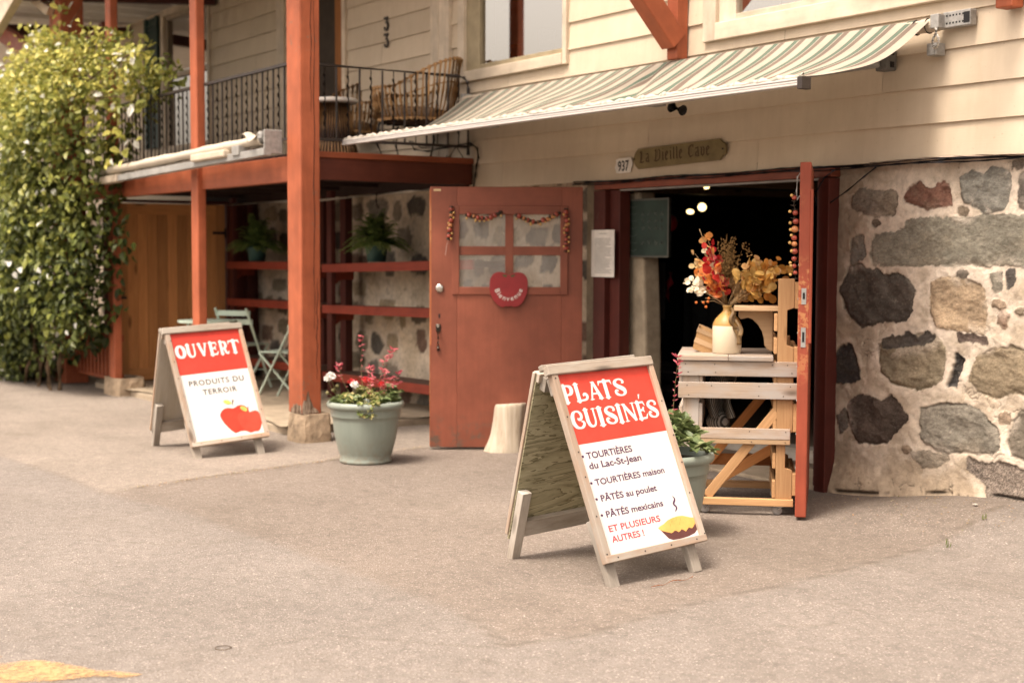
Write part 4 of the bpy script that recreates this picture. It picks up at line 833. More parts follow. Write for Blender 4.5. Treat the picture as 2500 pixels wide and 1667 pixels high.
# ============================================================ striped awning, pulled out
k = NT('awning_canvas', .8, .15); g = k.g(); sx = k.n('ShaderNodeSeparateXYZ'); k.l(g, sx.inputs[0])
fr = k.math('FRACT', k.math('MULTIPLY', sx.outputs[0], 1/.182))
cr, gn, br = (.38, .335, .27), (.105, .140, .105), (.165, .125, .10)
a = k.ramp(fr, [(0, cr), (.36, gn), (.61, cr), (.66, br), (.92, cr)], 'CONSTANT')
a = k.mix(1., a, k.ramp(k.noise(k.mapv(g, (1, .8, 1)), 3, 5, .7), [(.3, .82), (.7, 1.08)]), 'MULTIPLY'); k.col(a)
k.bump(k.noise(k.mapv(g, (90, 90, 1)), 3, 2), .12, .001)
tr = k.n('ShaderNodeBsdfTranslucent'); k.l(a, tr.inputs[0]); mxs = k.n('ShaderNodeMixShader'); mxs.inputs[0].default_value = .12
k.l(k.b.outputs[0], mxs.inputs[1]); k.l(tr.outputs[0], mxs.inputs[2]); k.l(mxs.outputs[0], k.t.nodes['Material Output'].inputs[0]); M['canvas'] = k.m
k = NT('hem_canvas', .8, .15); g = k.g(); sx = k.n('ShaderNodeSeparateXYZ'); k.l(g, sx.inputs[0]); fr = k.math('FRACT', k.math('MULTIPLY', sx.outputs[0], 1/.182))
k.col(k.mix(.45, (.45, .41, .355), k.ramp(fr, [(0, cr), (.36, gn), (.5, cr), (.66, br), (.8, cr)], 'CONSTANT'))); M['hem'] = k.m
aw = thing('awning', 'green brown and cream striped awning pulled out over the cellar door', 'awning', (-7.8, 6.6, 2.8))
XA0, XA1, XB0, XB1 = -10.38, -5.43, -10.24, -5.24; YA, ZA, YB, ZB = 6.585, 2.845, 5.36, 2.405
def canvas(u, v):
    x = (XA0+(XA1-XA0)*u)*(1-v)+(XB0+(XB1-XB0)*u)*v; y = YA+(YB-YA)*v; sag = .105*4*v*(1-v)*(.75+.25*math.sin(u*9+1)); edge = .03*(math.exp(-u/.03)+math.exp(-(1-u)/.03))*math.sin(v*math.pi)
    rip = .010*math.sin(u*41+v*5)*v*v+.006*math.sin(u*97+v*9)*v+.012*math.sin(u*13-v*6)*math.sin(v*math.pi)
    # a pulled fold near the middle of the roller
    fold = -.03*math.exp(-((u-.52-.12*v)/.012)**2)*math.sin(v*math.pi)**.5-.022*math.exp(-((u-.70+.10*v)/.014)**2)*math.sin(v*math.pi)
    return (x, y, ZA+(ZB-ZA)*v-sag-edge+rip+fold)
mb = MB(); mb.grid(260, 30, canvas, gf=lambda u, v: (u*4.98+.05*math.sin(v*3+u*4)*v*.3, v*1.3, 0)); mb.build('canvas', M['canvas'], aw, smooth=True)
rr = random.Random(12); bun = [rr.uniform(.6, 1.5) for _ in range(90)]
def bunch(u, v):
    x = XB0+(XB1-XB0)*u; kf = bun[int(u*88)]*(1-(u*88) % 1)+bun[int(u*88)+1]*((u*88) % 1); th = v*2.7-.4
    R_ = .012*(.7+.5*kf)+.005*math.sin(u*310+v*7)+.004*math.sin(u*170)
    return (x+.02*math.sin(v*3), YB-.012-.024*math.cos(th)*(.6+.4*kf), ZB-.004+R_*math.sin(th)*1.1)
mb = MB(); mb.grid(420, 7, bunch, gf=lambda u, v: (u*4.98+v*.06+.02*math.sin(u*160), v*.1, 0)); q = mb.build('bunched_hem', M['hem'], aw, smooth=True, solid=.003)
mb = MB()
for z0, z1, y0 in ((2.358, 2.370, 5.318), (2.372, 2.384, 5.322), (2.386, 2.398, 5.320)): mb.box(XB0-.01, XB1+.005, y0, 5.375, z0, z1, grain='x')
mb.build('front_bar', M['alu'], aw, bevel=.003)
mb = MB(); mb.box(XB1+.005, XB1+.04, 5.312, 5.38, 2.338, 2.402); mb.build('bar_cap', M['iron'], aw, bevel=.004)
mb = MB(); mb.tube([(XA0-.02, YA-.005, ZA-.045), (XA1+.04, YA-.005, ZA-.045)], .040, 16); mb.tube([(XA1-.11, YA-.005, ZA-.045), (XA1-.02, YA-.005, ZA-.045)], .046, 16, m=1); mb.build('roller', [M['cream_trim'], M['black']], aw, smooth=False)
gz_m = plain('galvanised', (.30, .29, .27), .4, .5, .3, 30)
mb = MB(); mb.box(XA1+.06, XA1+.25, D-.075, D-.018, 2.775, 2.865, grain='x'); mb.box(XA1+.015, XA1+.075, D-.13, D-.03, 2.775, 2.855); b_ = mb.build('bracket', gz_m, aw, bevel=.006)
mb = MB(); rr = random.Random(3)
for i in range(14): x_, z_ = XA1+.09+.022*(i % 7), 2.80+.042*(i//7); mb.box(x_-.005, x_+.005, D-.0765, D-.0745, z_-.005, z_+.005)
mb.box(XA1+.205, XA1+.245, D-.077, D-.074, 2.79, 2.85); mb.build('hole', M['black'], b_)
for b in ((XA1-.03, XA1+.04, D-.10, D-.02, 2.63, 2.70), (XA0-.05, XA0, D-.12, D-.02, 2.76, 2.86)): mb = MB(); mb.box(*b); mb.build('bracket', gz_m, aw, bevel=.006)
mb = MB(); mb.box(XA1-.40, XA1-.31, D-.11, D-.02, 2.58, 2.72); b_ = mb.build('bracket', plain('cast_grey', (.13, .125, .115), .5, .4, .3, 25), aw, bevel=.01); mb = MB()
for z_ in (2.615, 2.685): mb.box(XA1-.309, XA1-.305, D-.08, D-.05, z_-.016, z_+.016)
mb.build('hole', M['black'], b_)
mb = MB(); mb.tube([(XA1+.055, D-.12, 2.775), (XA1+.055, D-.125, 2.735)], .012, 8)
mb.tube([(XA1+.055+.022*math.sin(t), D-.125, 2.70+.036*math.cos(t)) for t in np.linspace(0, 2*math.pi, 15)], .0085, 6); mb.build('crank_eye', M['white_paint'], aw, smooth=True)
mb = MB()
for x, e in ((-5.80, -7.0), (-9.9, -8.9)):
    mb = MB(); mb.tube([(x, D-.10, 2.62), (e, 5.85, 2.47)], .022, 8); mb.tube([(e, 5.85, 2.47), (e+(.7 if e > -8 else -.7), YB+.03, 2.38)], .020, 8); mb.box(e-.05, e+.05, 5.80, 5.90, 2.43, 2.50)
    mb.build('folding_arm', M['grey_metal'], aw, smooth=False)
mb = MB(); c = at(1652, 268, 1, 6.0); mb.tube([c+[-.05, 0, .02], c+[.06, 0, -.01]], .035, 12); tag(mb.build('spotlight', M['black'], smooth=True), 'small black spotlight tucked under the open awning', 'lamp')
# ---- second awning, rolled up on the balcony beam
aw2 = thing('rolled_awning', 'cream awning rolled up against the balcony beam', 'awning', (-12.4, 4.8, 2.3))
A2, B2 = np.array([-14.62, 4.79, 2.315]), np.array([-10.56, 4.79, 2.40])
k = NT('rolled_canvas', .8, .15); g = k.g(); sx = k.n('ShaderNodeSeparateXYZ'); k.l(g, sx.inputs[0]); fr = k.math('FRACT', k.math('MULTIPLY', sx.outputs[0], 1/.19))
up = k.ramp(sx.outputs[1], [(.50, 0), (.53, 1)]); k.col(k.mix(up, k.mix(k.ramp(k.noise(g, 4, 4), [(.4, 0), (.7, .4)]), (.50, .44, .355), (.38, .33, .26)), k.ramp(fr, [(0, (.62, .55, .46)), (.5, (.62, .55, .46)), (.52, (.34, .29, .23)), (.72, (.34, .29, .23)), (.74, (.62, .55, .46))])))
mb = MB()
def roll(u, v):
    p = A2+(B2-A2)*u; th = -math.pi*.5+v*2*math.pi; rad = .046+.014*v+.004*math.sin(u*19)+.003*math.sin(u*53+v*4)
    return (p[0], p[1]-rad*math.cos(th), p[2]-.005+.82*rad*math.sin(th))
mb.grid(90, 26, roll, gf=lambda u, v: (u*4.06+v*.35, v, 0)); mb.build('canvas', k.m, aw2, smooth=True, solid=.004)
mb = MB(); mb.grid(8, 8, lambda u, v: (B2[0]-.22+.20*u, B2[1]-.10+.10*v-.03*u, B2[2]+.045+.018*math.sin(u*4+v*3)-.06*(1-v)*u+.01*v), gf=lambda u, v: (u, .2, 0)); mb.build('torn_flap', k.m, aw2, smooth=True, solid=.004)
mb = MB(); mb.beam(A2+[-.05, -.02, -.10], B2+[.10, -.02, -.105], .07, .06); mb.build('bar', M['grey_metal'], aw2, bevel=.006)
mb = MB(); mb.beam(A2+[0, -.03, -.095], A2+[.70, -.03, -.085], .09, .075); mb.build('arm_cover', M['cream_trim'], aw2, bevel=.015); mb = MB(); mb.beam(B2+[-1.35, -.05, -.085], B2+[-.62, -.05, -.08], .09, .065); mb.build('arm_cover', M['cream_trim'], aw2, bevel=.015)
mb = MB(); mb.box(B2[0]+.085, B2[0]+.10, 4.74, 4.90, 2.28, 2.47); mb.tube([B2+[.0, -.02, .02], B2+[.078, -.02, .02]], .05, 12); mb.build('bracket', gz_m, aw2, bevel=.006); mb = MB(); mb.box(B2[0]-.50, B2[0]-.36, 4.72, 4.86, 2.29, 2.37); mb.build('bracket', gz_m, aw2, bevel=.006)
# ============================================================ plaques and cables on the facade
pq = [(-.50, 0), (-.47, .05), (-.44, .0725), (.44, .0725), (.465, .05), (.50, .03), (.50, -.03), (.465, -.05), (.44, -.0725), (-.44, -.0725), (-.47, -.05)]
P0 = np.array([-7.685, D-.022, 2.198]); tilt = math.radians(1.4); pu = np.array([math.cos(tilt), 0, math.sin(tilt)]); pv = np.array([-math.sin(tilt), 0, math.cos(tilt)])
t = thing('name_plaque', 'long olive wooden plaque reading La Vieille Cave above the cellar door', 'sign', tuple(P0))
mb = MB(); mb.prism(P0, pu, pv, [(a*.99, b) for a, b in pq], .018); mb.build('board', plain('olive_plaque', (.19, .145, .065), .6, .3, .25, 8), t, bevel=.004)
mb = MB(); x = -.415
for ch in 'La Vieille Cave':
    wdt, st = BL[ch]; sc_ = .066
    if st: glyph(mb, [[(a, b, r_*1.0) for a, b, r_ in q] for q in st], lambda a, b: P0+pu*(x+a*sc_*1.18)+pv*(b*sc_-.030)+np.array([0, -.0195, 0]), wdt, -.1, 1.42, .05)
    x += (wdt+.10)*sc_*1.20
mb.build('lettering', plain('plaque_letters', (.075, .045, .022), .7), t)
mb = MB(); mb.ball(P0+pu*.47+[0, -.02, 0], .007); mb.ball(P0-pu*.475+[0, -.02, 0], .007); mb.build('screw', M['iron'], t)
N0 = np.array([-8.305, D-.022, 2.150]); t = thing('number_plate', 'small white scalloped house number plate 937 beside the plaque', 'sign', tuple(N0))
mb = MB(); mb.prism(N0, pu, pv, [(-.105, -.01), (-.085, .02), (-.088, .048), (-.05, .055), (.085, .055), (.10, .03), (.105, -.005), (.085, -.03), (.085, -.055), (-.05, -.055), (-.088, -.05), (-.09, -.03)], .004); mb.build('plate', M['white_paint'], t)
mb = MB(); text_polys(mb, '937', lambda a, b: N0+pu*(a-.0)+pv*(b-.038)+np.array([0, -.0055, 0]), .105, 0, 'CENTER', .018, .82); mb.build('lettering', M['black'], t)
mb = MB()
for j, (dz, ph, rr_) in enumerate(((0, 0, .007), (.010, 1.3, .006), (-.009, 2.2, .006))):
    mb.tube([(-8.9+i*.16, D-.035-.008*j, 2.035+dz+.006*math.sin(i*.9+ph)) for i in range(34)], rr_, 5)
mb.tube([(-6.18, D-.06, 2.02), (-6.24, D-.09, 1.97), (-6.30, D-.10, 1.88), (-6.31, D-.08, 1.80)], .006, 5); mb.tube([(-5.86, D-.05, 2.02), (-5.95, D-.05, 1.97), (-6.08, D-.05, 1.89), (-6.22, D-.05, 1.82)], .006, 5)
tag(mb.build('cable_bundle', plain('blue_black_cable', (.022, .024, .032), .5), smooth=True), 'blue and black cables stapled along the foot of the siding', 'cable')
mb = MB(); mb.tube([(-5.9+i*.2, D-.058, 2.045+.010*math.sin(i*.7)) for i in range(18)], .006, 5); tag(mb.build('cable', plain('pink_cable', (.55, .42, .33), .5), smooth=True), 'pale pinkish cable running over the rubble wall top', 'cable')
# ============================================================ upstairs furniture
rat = wood('rattan', (.56, .33, .15), (.36, .19, .072), None, 1., .5, knots=False)
def wicker(label, c, face, w_=.62, h_=.62, back=.38, s_=1.):
    """tub armchair of upright rattan sticks; face = direction the sitter looks, c on the deck"""
    c = np.array(c, float); fd = nrm(np.array([*face, 0])); sd = np.array([-fd[1], fd[0], 0]); t = thing('wicker_armchair', label, 'chair', tuple(c)); R_ = w_/2
    mb = MB(); rail = []; low = []; n = 40
    for i in range(n+1):
        th = math.radians(-150+300*i/n); rise = max(0, math.cos(th/1.12)); ztop = .60+.26*rise**1.3; flare = 1.+.10*rise
        d = -fd*math.cos(th)+sd*math.sin(th)*1.05; top = c+d*R_*flare*1.06+ZU*ztop; bot = c+d*R_*.88+ZU*.34; rail.append(top); low.append(bot)
        mb.tube([bot, (bot+top)/2+d*.015, top], .0125, 5)
    mb.build('sticks', rat, t, smooth=True)
    mb = MB(); mb.tube(rail, .020, 8); mb.tube([r_*.62+l_*.38 for r_, l_ in zip(rail, low)], .010, 6); mb.tube(low, .022, 6); mb.build('rim', rat, t, smooth=True)
    mb = MB(); mb.lathe([(0, .33), (R_*.84, .33), (R_*.88, .37), (R_*.86, .42), (R_*.6, .445), (0, .45)], tuple(c), 24); mb.build('cushion', plain('brown_cushion', (.24, .165, .11), .9), t, smooth=True)
    mb = MB()
    for a, b in ((1, 1), (1, -1), (-1, 1), (-1, -1)):
        p = c+fd*a*R_*.6+sd*b*R_*.6; mb.tube([p+ZU*.34, p+ZU*.30+(fd*a+sd*b)*.03, p+(fd*a+sd*b)*.05+ZU*.15, p+(fd*a+sd*b)*.0], .011, 6)
    mb.tube([c+(fd*math.cos(q)+sd*math.sin(q))*R_*.85+ZU*.325 for q in np.linspace(0, 6.28, 20)], .012, 6); mb.build('base_frame', M['black'], t, smooth=True); return t
pA = atd(1012, 262, 12.35); pA[2] = 2.30
wicker('larger wicker armchair turned sideways by the railing corner upstairs', pA, (-.75, -.66), .70)
pB = atd(845, 300, 13.6); pB[2] = 2.30
wicker('smaller wicker armchair behind the slatted side table upstairs', pB, (.35, -.94), .60)
tp = atd(815, 252, 12.55); tp = np.array([tp[0], tp[1], 2.30]); t = thing('side_table', 'round white topped side table on a flared slatted cone upstairs', 'table', tuple(tp))
zt = 1.5+(618-250)*12.55/3472-2.30
mb = MB(); mb.lathe([(0, zt-.02), (.20, zt-.02), (.215, zt-.01), (.215, zt+.01), (.20, zt+.02), (0, zt+.02)], tuple(tp), 32); mb.build('tabletop', M['white_paint'], t, smooth=True)
mb = MB()
for i in range(44):
    th = 2*math.pi*i/44; d = np.array([math.cos(th), math.sin(th), 0]); mb.tube([tp+d*.235+ZU*.0, tp+d*.17+ZU*zt*.4, tp+d*.135+ZU*(zt-.02)], .0085, 5)
mb.build('slats', rat, t, smooth=True)
mb = MB(); mb.lathe([(.215, .01), (.12, zt-.03)], tuple(tp), 24); mb.build('core', M['deck_under'], t)
# pots on the sill behind the upstairs window
def wpot(px, py, y, r_, h_, mat_, label, nm='flower_pot'):
    c = at(px, py, 1, y); mb = MB(); mb.lathe([(r_*.75, 0), (r_, h_), (r_*.92, h_), (r_*.7, .02)], tuple(c), 20); tag(mb.build(nm, mat_, smooth=True), label, 'pot')
wpot(1222, 146, 6.79, .085, .11, M['white_paint'], 'wide white bowl behind the upstairs window')
wpot(1258, 150, 6.77, .07, .13, plain('red_ceramic', (.42, .035, .03), .4), 'red pot behind the upstairs window')
wpot(1335, 118, 6.80, .07, .14, M['white_paint'], 'taller white pot at the right end of the upstairs window')
mb = MB(); mb.box(-10.3, -9.1, 6.73, 7.06, 3.085, 3.105, grain='x'); mb.build('sill_board', M['white_paint'], house)
mb = MB(); mb.grid(40, 2, lambda u, v: (-10.26+.42*u, 6.80+.012*math.sin(u*38), 3.12+1.6*v)); mb.grid(40, 2, lambda u, v: (-7.18+.30*u, 6.82+.014*math.sin(u*44), 3.06+1.6*v)); tag(mb.build('curtain', M['white_paint'], smooth=True), 'pale curtains drawn aside in the upstairs windows', 'curtain')
# ============================================================ A-frame signs
M['top_wood'] = wood('rain_bleached_wood', (.40, .33, .26), (.17, .13, .10), (.36, .32, .27))
M['vinyl_red'] = plain('red_vinyl', (.62, .052, .034), .38, .4, .14, 6, .06); M['vinyl_white'] = plain('white_vinyl', (.68, .66, .63), .4, .4, .06, 5, .05)
M['ink_purple'] = plain('purple_ink', (.085, .035, .085), .5, .3, .1, bump=0); M['ink_black'] = plain('black_ink', (.03, .03, .035), .5, .3, .1, bump=0); M['ink_rose'] = plain('rose_ink', (.55, .050, .075), .5, .3, .1, bump=0)
def aframe(label, loc, rz, lean, W, Hh, s, s2, t, inner):
    o = thing('sandwich_board', label, 'sign', loc, rz, group='A-frame shop signs'); o.rotation_euler = (lean[0], lean[1], rz)
    dn = nrm(np.array([0, -(s-t), -Hh])); nf = np.cross(np.array([1., 0, 0]), -dn); L = math.hypot(s-t, Hh)
    top = np.array([0, -t, Hh])
    def P(a, b, h=0.): return top+np.array([a-W/2, 0, 0])+dn*b+nf*h
    dnb = nrm(np.array([0, s2-t, -Hh])); nb = np.cross(np.array([-1., 0, 0]), -dnb); topb = np.array([0, t, Hh]); Lb = math.hypot(s2-t, Hh)
    def Q(a, b, h=0.): return topb+np.array([a-W/2, 0, 0])+dnb*b+nb*h
    def bar(mb, F, n, a0, b0, a1, b1, h0, h1, wd, r=None): mb.beam(F(a0, b0, (h0+h1)/2), F(a1, b1, (h0+h1)/2), wd, h1-h0, n, r=r)
    def slab(F, a0, a1, b0, b1, h0, h1, m, name, par=o):
        mb = MB(); bar(mb, F, nf if F is P else nb, (a0+a1)/2, b1, (a0+a1)/2, b0, h0, h1, a1-a0); return mb.build(name, m, par, world=False)
    PL = .918*L/1.026
    front = slab(P, .0, W, .005, PL-.01, -.012, 0, M['plywood'], 'panel')
    slab(P, inner[0], inner[1], .006, inner[2]-.0005, .0003, .0024, M['vinyl_red'], 'red_band', front); slab(P, inner[0], inner[1], inner[2], PL-.03, .0003, .0024, M['vinyl_white'], 'white_band', front)
    mb = MB(); bar(mb, P, nf, .007, PL, .007, .012, -.016, .020, .036); bar(mb, P, nf, W+.003, PL, W+.003, .012, -.016, .020, .030); bar(mb, P, nf, -.006, PL-.017, W+.018, PL-.017, -.016, .0215, .034)
    mb.build('frame', M['sign_wood'], front, bevel=.003, world=False)
    mb = MB(); mb.beam(P(-.03, -.010, .006), P(W+.018, .002, .006), .046, .040, nf); mb.beam(P(-.035, -.032, -.02), P(W-.06, -.030, -.02), .03, .03, nf); mb.build('top_rail', M['top_wood'], front, bevel=.004, world=False)
    for a in (.03, W-.065):
        mb = MB(); mb.beam(P(a, .69*L, -.036), P(a, L+.022, -.036), .062, .042, nf, taper=.88); mb.build('leg', M['grey_wood'], o, bevel=.003, world=False)
    back = slab(Q, .0, W, .005, .86*Lb, -.012, 0, inner[3], 'panel')
    mb = MB(); bar(mb, Q, nb, .008, .84*Lb, .008, .0, -.004, .016, .034); bar(mb, Q, nb, W-.008, .84*Lb, W-.008, .0, -.004, .016, .034); bar(mb, Q, nb, .0, .02, W, .02, -.03, .018, .045); mb.build('frame', M['sign_wood'], back, bevel=.003, world=False)
    mb = MB(); bar(mb, Q, nb, .03, .80*Lb, W-.03, .80*Lb, -.048, -.014, .085); mb.build('crossbar', M['grey_wood'], back, bevel=.003, world=False)
    for a in (.03, W-.03):
        mb = MB(); mb.beam(Q(a, .60*Lb, -.036), Q(a, Lb+.024, -.036), .055, .046, nb, taper=.9); mb.build('leg', M['grey_wood'], o, bevel=.003, world=False)
    mb = MB(); mb.beam(P(.02, .055, -.045), P(W-.02, .055, -.045), .08, .05, nf); mb.beam(Q(.02, .045, -.04), Q(W-.02, .045, -.04), .07, .04, nb); mb.build('ridge_blocks', M['grey_wood'], o, bevel=.003, world=False)
    mb = MB(); rr = random.Random(int(W*1e4))
    for b in np.linspace(.05, PL-.05, 6): 
        for a in (.011, W+.003): c = P(a+rr.uniform(-.008, .008), b+rr.uniform(-.03, .03), .0205); mb.prism(c, (1, 0, 0), -dn, [(.004*math.cos(q), .004*math.sin(q)) for q in np.linspace(0, 5.5, 8)], .001)
    for a in np.linspace(.06, W-.05, 4): c = P(a, PL-.017, .0218); mb.prism(c, (1, 0, 0), -dn, [(.004*math.cos(q), .004*math.sin(q)) for q in np.linspace(0, 5.5, 8)], .001)
    mb.build('screws', M['iron'], front, world=False)
    return o, front, P
def title(mb, P, word, a_list, b0, b1, fat=1., h=.0030):
    H_ = b1-b0
    for ch, (a0, a1) in zip(word, a_list):
        wid, st = GL[ch]
        xs = [p[0]-p[2]*fat for q in st for p in q]+[p[0]+p[2]*fat for q in st for p in q]; lo, hi = min(xs), max(xs); sc_ = (a1-a0)/(hi-lo)
        glyph(mb, [[(x_, y_, r_*fat) for x_, y_, r_ in q] for q in st], lambda x_, y_: P(a0+(x_-lo)*sc_, b1-y_*H_, h), wid+.1, -.1, 1.1, .028)
def line(mb, P, s, a0, a1, b, cap, bold=0., h=.0030, track=1., alpha=1.):
    w_ = text_width(s, bold, track); size = cap/cap_height(); xs = (a1-a0)/(w_*size); text_polys(mb, s, lambda x_, y_: P(a0+x_, b-y_, h), size, 0, 'LEFT', bold, xs, track)
S1, F1, P1 = aframe('near A-frame board PLATS CUISINÉS listing pies, in front of the plywood backed panel', (-5.385, 4.207, 0), math.radians(93.21), (-.045, -.047), .6075, .957, .413, .413, .055, (.026, .598, .356, M['plywood']))
S1['label'] = 'near A-frame sign PLATS CUISINÉS with a pie picture on weathered wood'
mb = MB()
title(mb, P1, 'PLATS', [(.030, .100), (.103, .181), (.187, .272), (.256, .341), (.347, .422)], .0665, .1545)
title(mb, P1, 'CUISINES', [(.034, .1165), (.118, .195), (.1965, .2385), (.244, .3165), (.3185, .356), (.3585, .443), (.4455, .5105), (.516, .5825)], .194, .2835)
mb.add([P1(.478, .181, .003), P1(.483, .181, .003), P1(.4935, .158, .003), P1(.4825, .158, .003)], [(0, 1, 2, 3)], None, .5)
mb.build('title', M['vinyl_white'], F1, world=False)
mb = MB(); bw = .024
for q in (('• TOURTIÈRES', .034, .347, .428, .0300), ('du Lac-St-Jean', .061, .386, .4765, .0300), ('• TOURTIÈRES maison', .038, .504, .5555, .0285), ('• PÂTÉS au poulet', .041, .424, .6325, .0285), ('• PÂTÉS mexicains', .044, .434, .709, .0285)):
    mb = MB(); line(mb, P1, *q, bw); mb.build('text', M['ink_purple'], F1, world=False)
mb = MB()
sq = SP([(.506, .674, .002), (.513, .684, .004), (.512, .693, .005), (.500, .706, .0055), (.499, .713, .005), (.508, .724, .005), (.509, .733, .0045), (.500, .742, .003), (.495, .748, .001)], 3)
glyph(mb, [[((x_-.48)*10, (y_-.66)*10, r_*10) for x_, y_, r_ in sq]], lambda x_, y_: P1(.48+x_/10, .66+y_/10, .003), .5, 0, 1.0, .012); mb.build('steam', M['ink_purple'], F1, world=False)
mb = MB(); line(mb, P1, 'ET PLUSIEURS', .067, .389, .7765, .0285, .020); mb.build('red_text', M['ink_rose'], F1, world=False); mb = MB(); line(mb, P1, 'AUTRES !', .071, .267, .826, .0285, .020); mb.build('red_text', M['ink_rose'], F1, world=False)
def flat(P, poly, h, m, name, par):
    mb = MB(); mb.add([P(a, b, h) for a, b in poly], [tuple(range(len(poly)))], None, .5); return mb.build(name, m, par, world=False)
dish = [(.368, .813), (.385, .838), (.405, .864), (.43, .8755), (.48, .8770), (.53, .8745), (.575, .866), (.5965, .852), (.5965, .815)]
crust = [(.359, .806), (.375, .799), (.40, .793), (.43, .780), (.46, .7735), (.50, .7705), (.53, .773), (.56, .783), (.58, .790), (.5965, .7925), (.5965, .822), (.588, .826), (.578, .834), (.567, .8405), (.558, .838), (.548, .833), (.535, .841), (.522, .8495), (.512, .841), (.500, .834), (.488, .841), (.476, .845), (.466, .837), (.455, .834), (.442, .840), (.430, .8425), (.420, .838), (.400, .831), (.380, .823), (.366, .814)]
pie = flat(P1, dish, .0028, plain('pie_dish', (.115, .042, .038), .5, bump=0), 'pie_picture', F1); flat(P1, crust, .0034, plain('pie_crust', (.78, .42, .12), .5, bump=0), 'crust', pie)
mb = MB()
for a, b in ((.455, .784), (.485, .779), (.512, .781), (.44, .80), (.50, .80)): mb.add([P1(a, b, .0037), P1(a+.004, b-.001, .0037), P1(a-.002, b+.012, .0037), P1(a-.006, b+.012, .0037)], [(0, 1, 2, 3)])
mb.build('slits', plain('crust_slit', (.66, .33, .085), .5, bump=0), pie, world=False)
S2, F2, P2 = aframe('sign', (-10.222, 4.157, 0), math.radians(91.05), (-.007, -.064), .5877, .918, .462, .462, .047, (.025, .5745, .3445, M['ivory_board']))
S2['label'] = 'farther A-frame sign OUVERT PRODUITS DU TERROIR with two red apples'
mb = MB(); title(mb, P2, 'OUVERT', [(.037, .1235), (.123, .205), (.2155, .298), (.305, .378), (.388, .463), (.463, .555)], .109, .2125, 1.12)
mb.build('title', M['vinyl_white'], F2, world=False)
mb = MB(); line(mb, P2, 'PRODUITS DU', .081, .522, .4365, .040, .014, track=1.15); mb.build('text', M['ink_black'], F2, world=False); mb = MB(); line(mb, P2, 'TERROIR', .175, .446, .5130, .039, .014, track=1.15); mb.build('text', M['ink_black'], F2, world=False)
Ac = np.linalg.lstsq(np.array([[400, 600, 1], [1580, 780, 1], [850, 1085, 1], [720, 270, 1]]), np.array([[.2623, .6859], [.5770, .7823], [.3538, .839], [.377, .6048]]), rcond=None)[0]
def ac(l): return [tuple(np.array([x_, y_, 1])@Ac) for x_, y_ in l]
apl = flat(P2, ac([(400, 600), (415, 540), (450, 480), (510, 430), (600, 395), (690, 405), (770, 405), (830, 375), (900, 330), (1000, 310), (1080, 330), (1150, 375), (1200, 450), (1220, 520), (1210, 650), (1180, 800), (1140, 950), (1120, 1020), (1000, 1025), (930, 1050), (850, 1085), (760, 1040), (650, 950), (540, 840), (460, 740), (415, 660)]), .0028, plain('apple_print', (.58, .052, .030), .45, bump=0), 'apple_picture', F2)
flat(P2, ac([(905, 560), (980, 510), (1080, 490), (1180, 500), (1240, 500), (1330, 470), (1400, 455), (1470, 490), (1520, 560), (1560, 680), (1580, 780), (1560, 880), (1530, 970), (1480, 1025), (1380, 1030), (1310, 1055), (1250, 1070), (1200, 1045), (1120, 1020), (1020, 930), (950, 820), (900, 700), (895, 620)]), .0033, plain('apple_print_light', (.62, .068, .040), .45, bump=0), 'front_apple', apl)
mb = MB()
for l in ([(470, 220), (540, 185), (620, 190), (690, 230), (720, 270), (660, 300), (590, 300), (520, 270)], [(950, 380), (1000, 345), (1080, 360), (1140, 400), (1165, 450), (1120, 490), (1050, 475), (980, 430)]): mb.add([P2(a, b, .0038) for a, b in ac(l)], [tuple(range(len(l)))])
mb.build('leaf', plain('leaf_print', (.42, .50, .12), .5, bump=0), apl, world=False)
mb = MB()
for l in ([(735, 160), (775, 185), (755, 260), (750, 330), (740, 330), (730, 250)], [(1165, 350), (1195, 365), (1190, 420), (1210, 480), (1185, 470), (1175, 410)]): mb.add([P2(a, b, .0042) for a, b in ac(l)], [tuple(range(len(l)))])
mb.build('stalk', plain('stalk_print', (.10, .05, .02), .5, bump=0), apl, world=False)
# ============================================================ planters
k = NT('sage_plastic', .45, .4); g = k.g(); gz = k.n('ShaderNodeNewGeometry').outputs['Position']; sz = k.n('ShaderNodeSeparateXYZ'); k.l(gz, sz.inputs[0]); a = k.ramp(k.noise(k.mapv(g, (4, 4, .7)), 2.5, 5, .65), [(.3, (.205, .235, .20)), (.7, (.25, .28, .237))])
a = k.mix(k.math('MULTIPLY', k.ramp(sz.outputs[2], [(.0, .85), (.10, .35), (.22, 0)]), k.ramp(k.noise(g, 24, 7, .75), [(.42, 0), (.62, 1)])), a, (.20, .155, .11)); a = k.mix(k.ramp(k.noise(k.mapv(g, (14, 14, 1.2)), 2.4, 4, .7), [(.62, 0), (.72, .35)]), a, (.36, .36, .32)); k.col(a); k.bump(k.noise(g, 20, 3), .05, .003); M['planter'] = k.m; M['soil'] = plain('soil', (.03, .022, .016), .95)
green = leaf_mat('salvia_leaf', [(0, (.11, .155, .055)), (.5, (.19, .24, .095)), (1, (.29, .33, .155))]); lime = leaf_mat('variegated_leaf', [(0, (.12, .17, .045)), (.4, (.27, .32, .10)), (.75, (.48, .46, .21)), (1, (.58, .48, .20))])
pink = leaf_mat('pink_flower', [(0, (.50, .065, .105)), (.6, (.68, .18, .21)), (1, (.76, .34, .32))], .3); redf = leaf_mat('red_flower', [(0, (.50, .02, .03)), (1, (.62, .06, .05))], .3); whitef = leaf_mat('white_flower', [(0, (.78, .76, .72)), (1, (.85, .83, .80))], .3)
stemm = plain('plant_stem', (.22, .20, .09), .7)
def unit(rr): 
    z = rr.uniform(-1, 1); t = rr.uniform(0, 6.283); q = math.sqrt(1-z*z); return np.array([q*math.cos(t), q*math.sin(t), z])
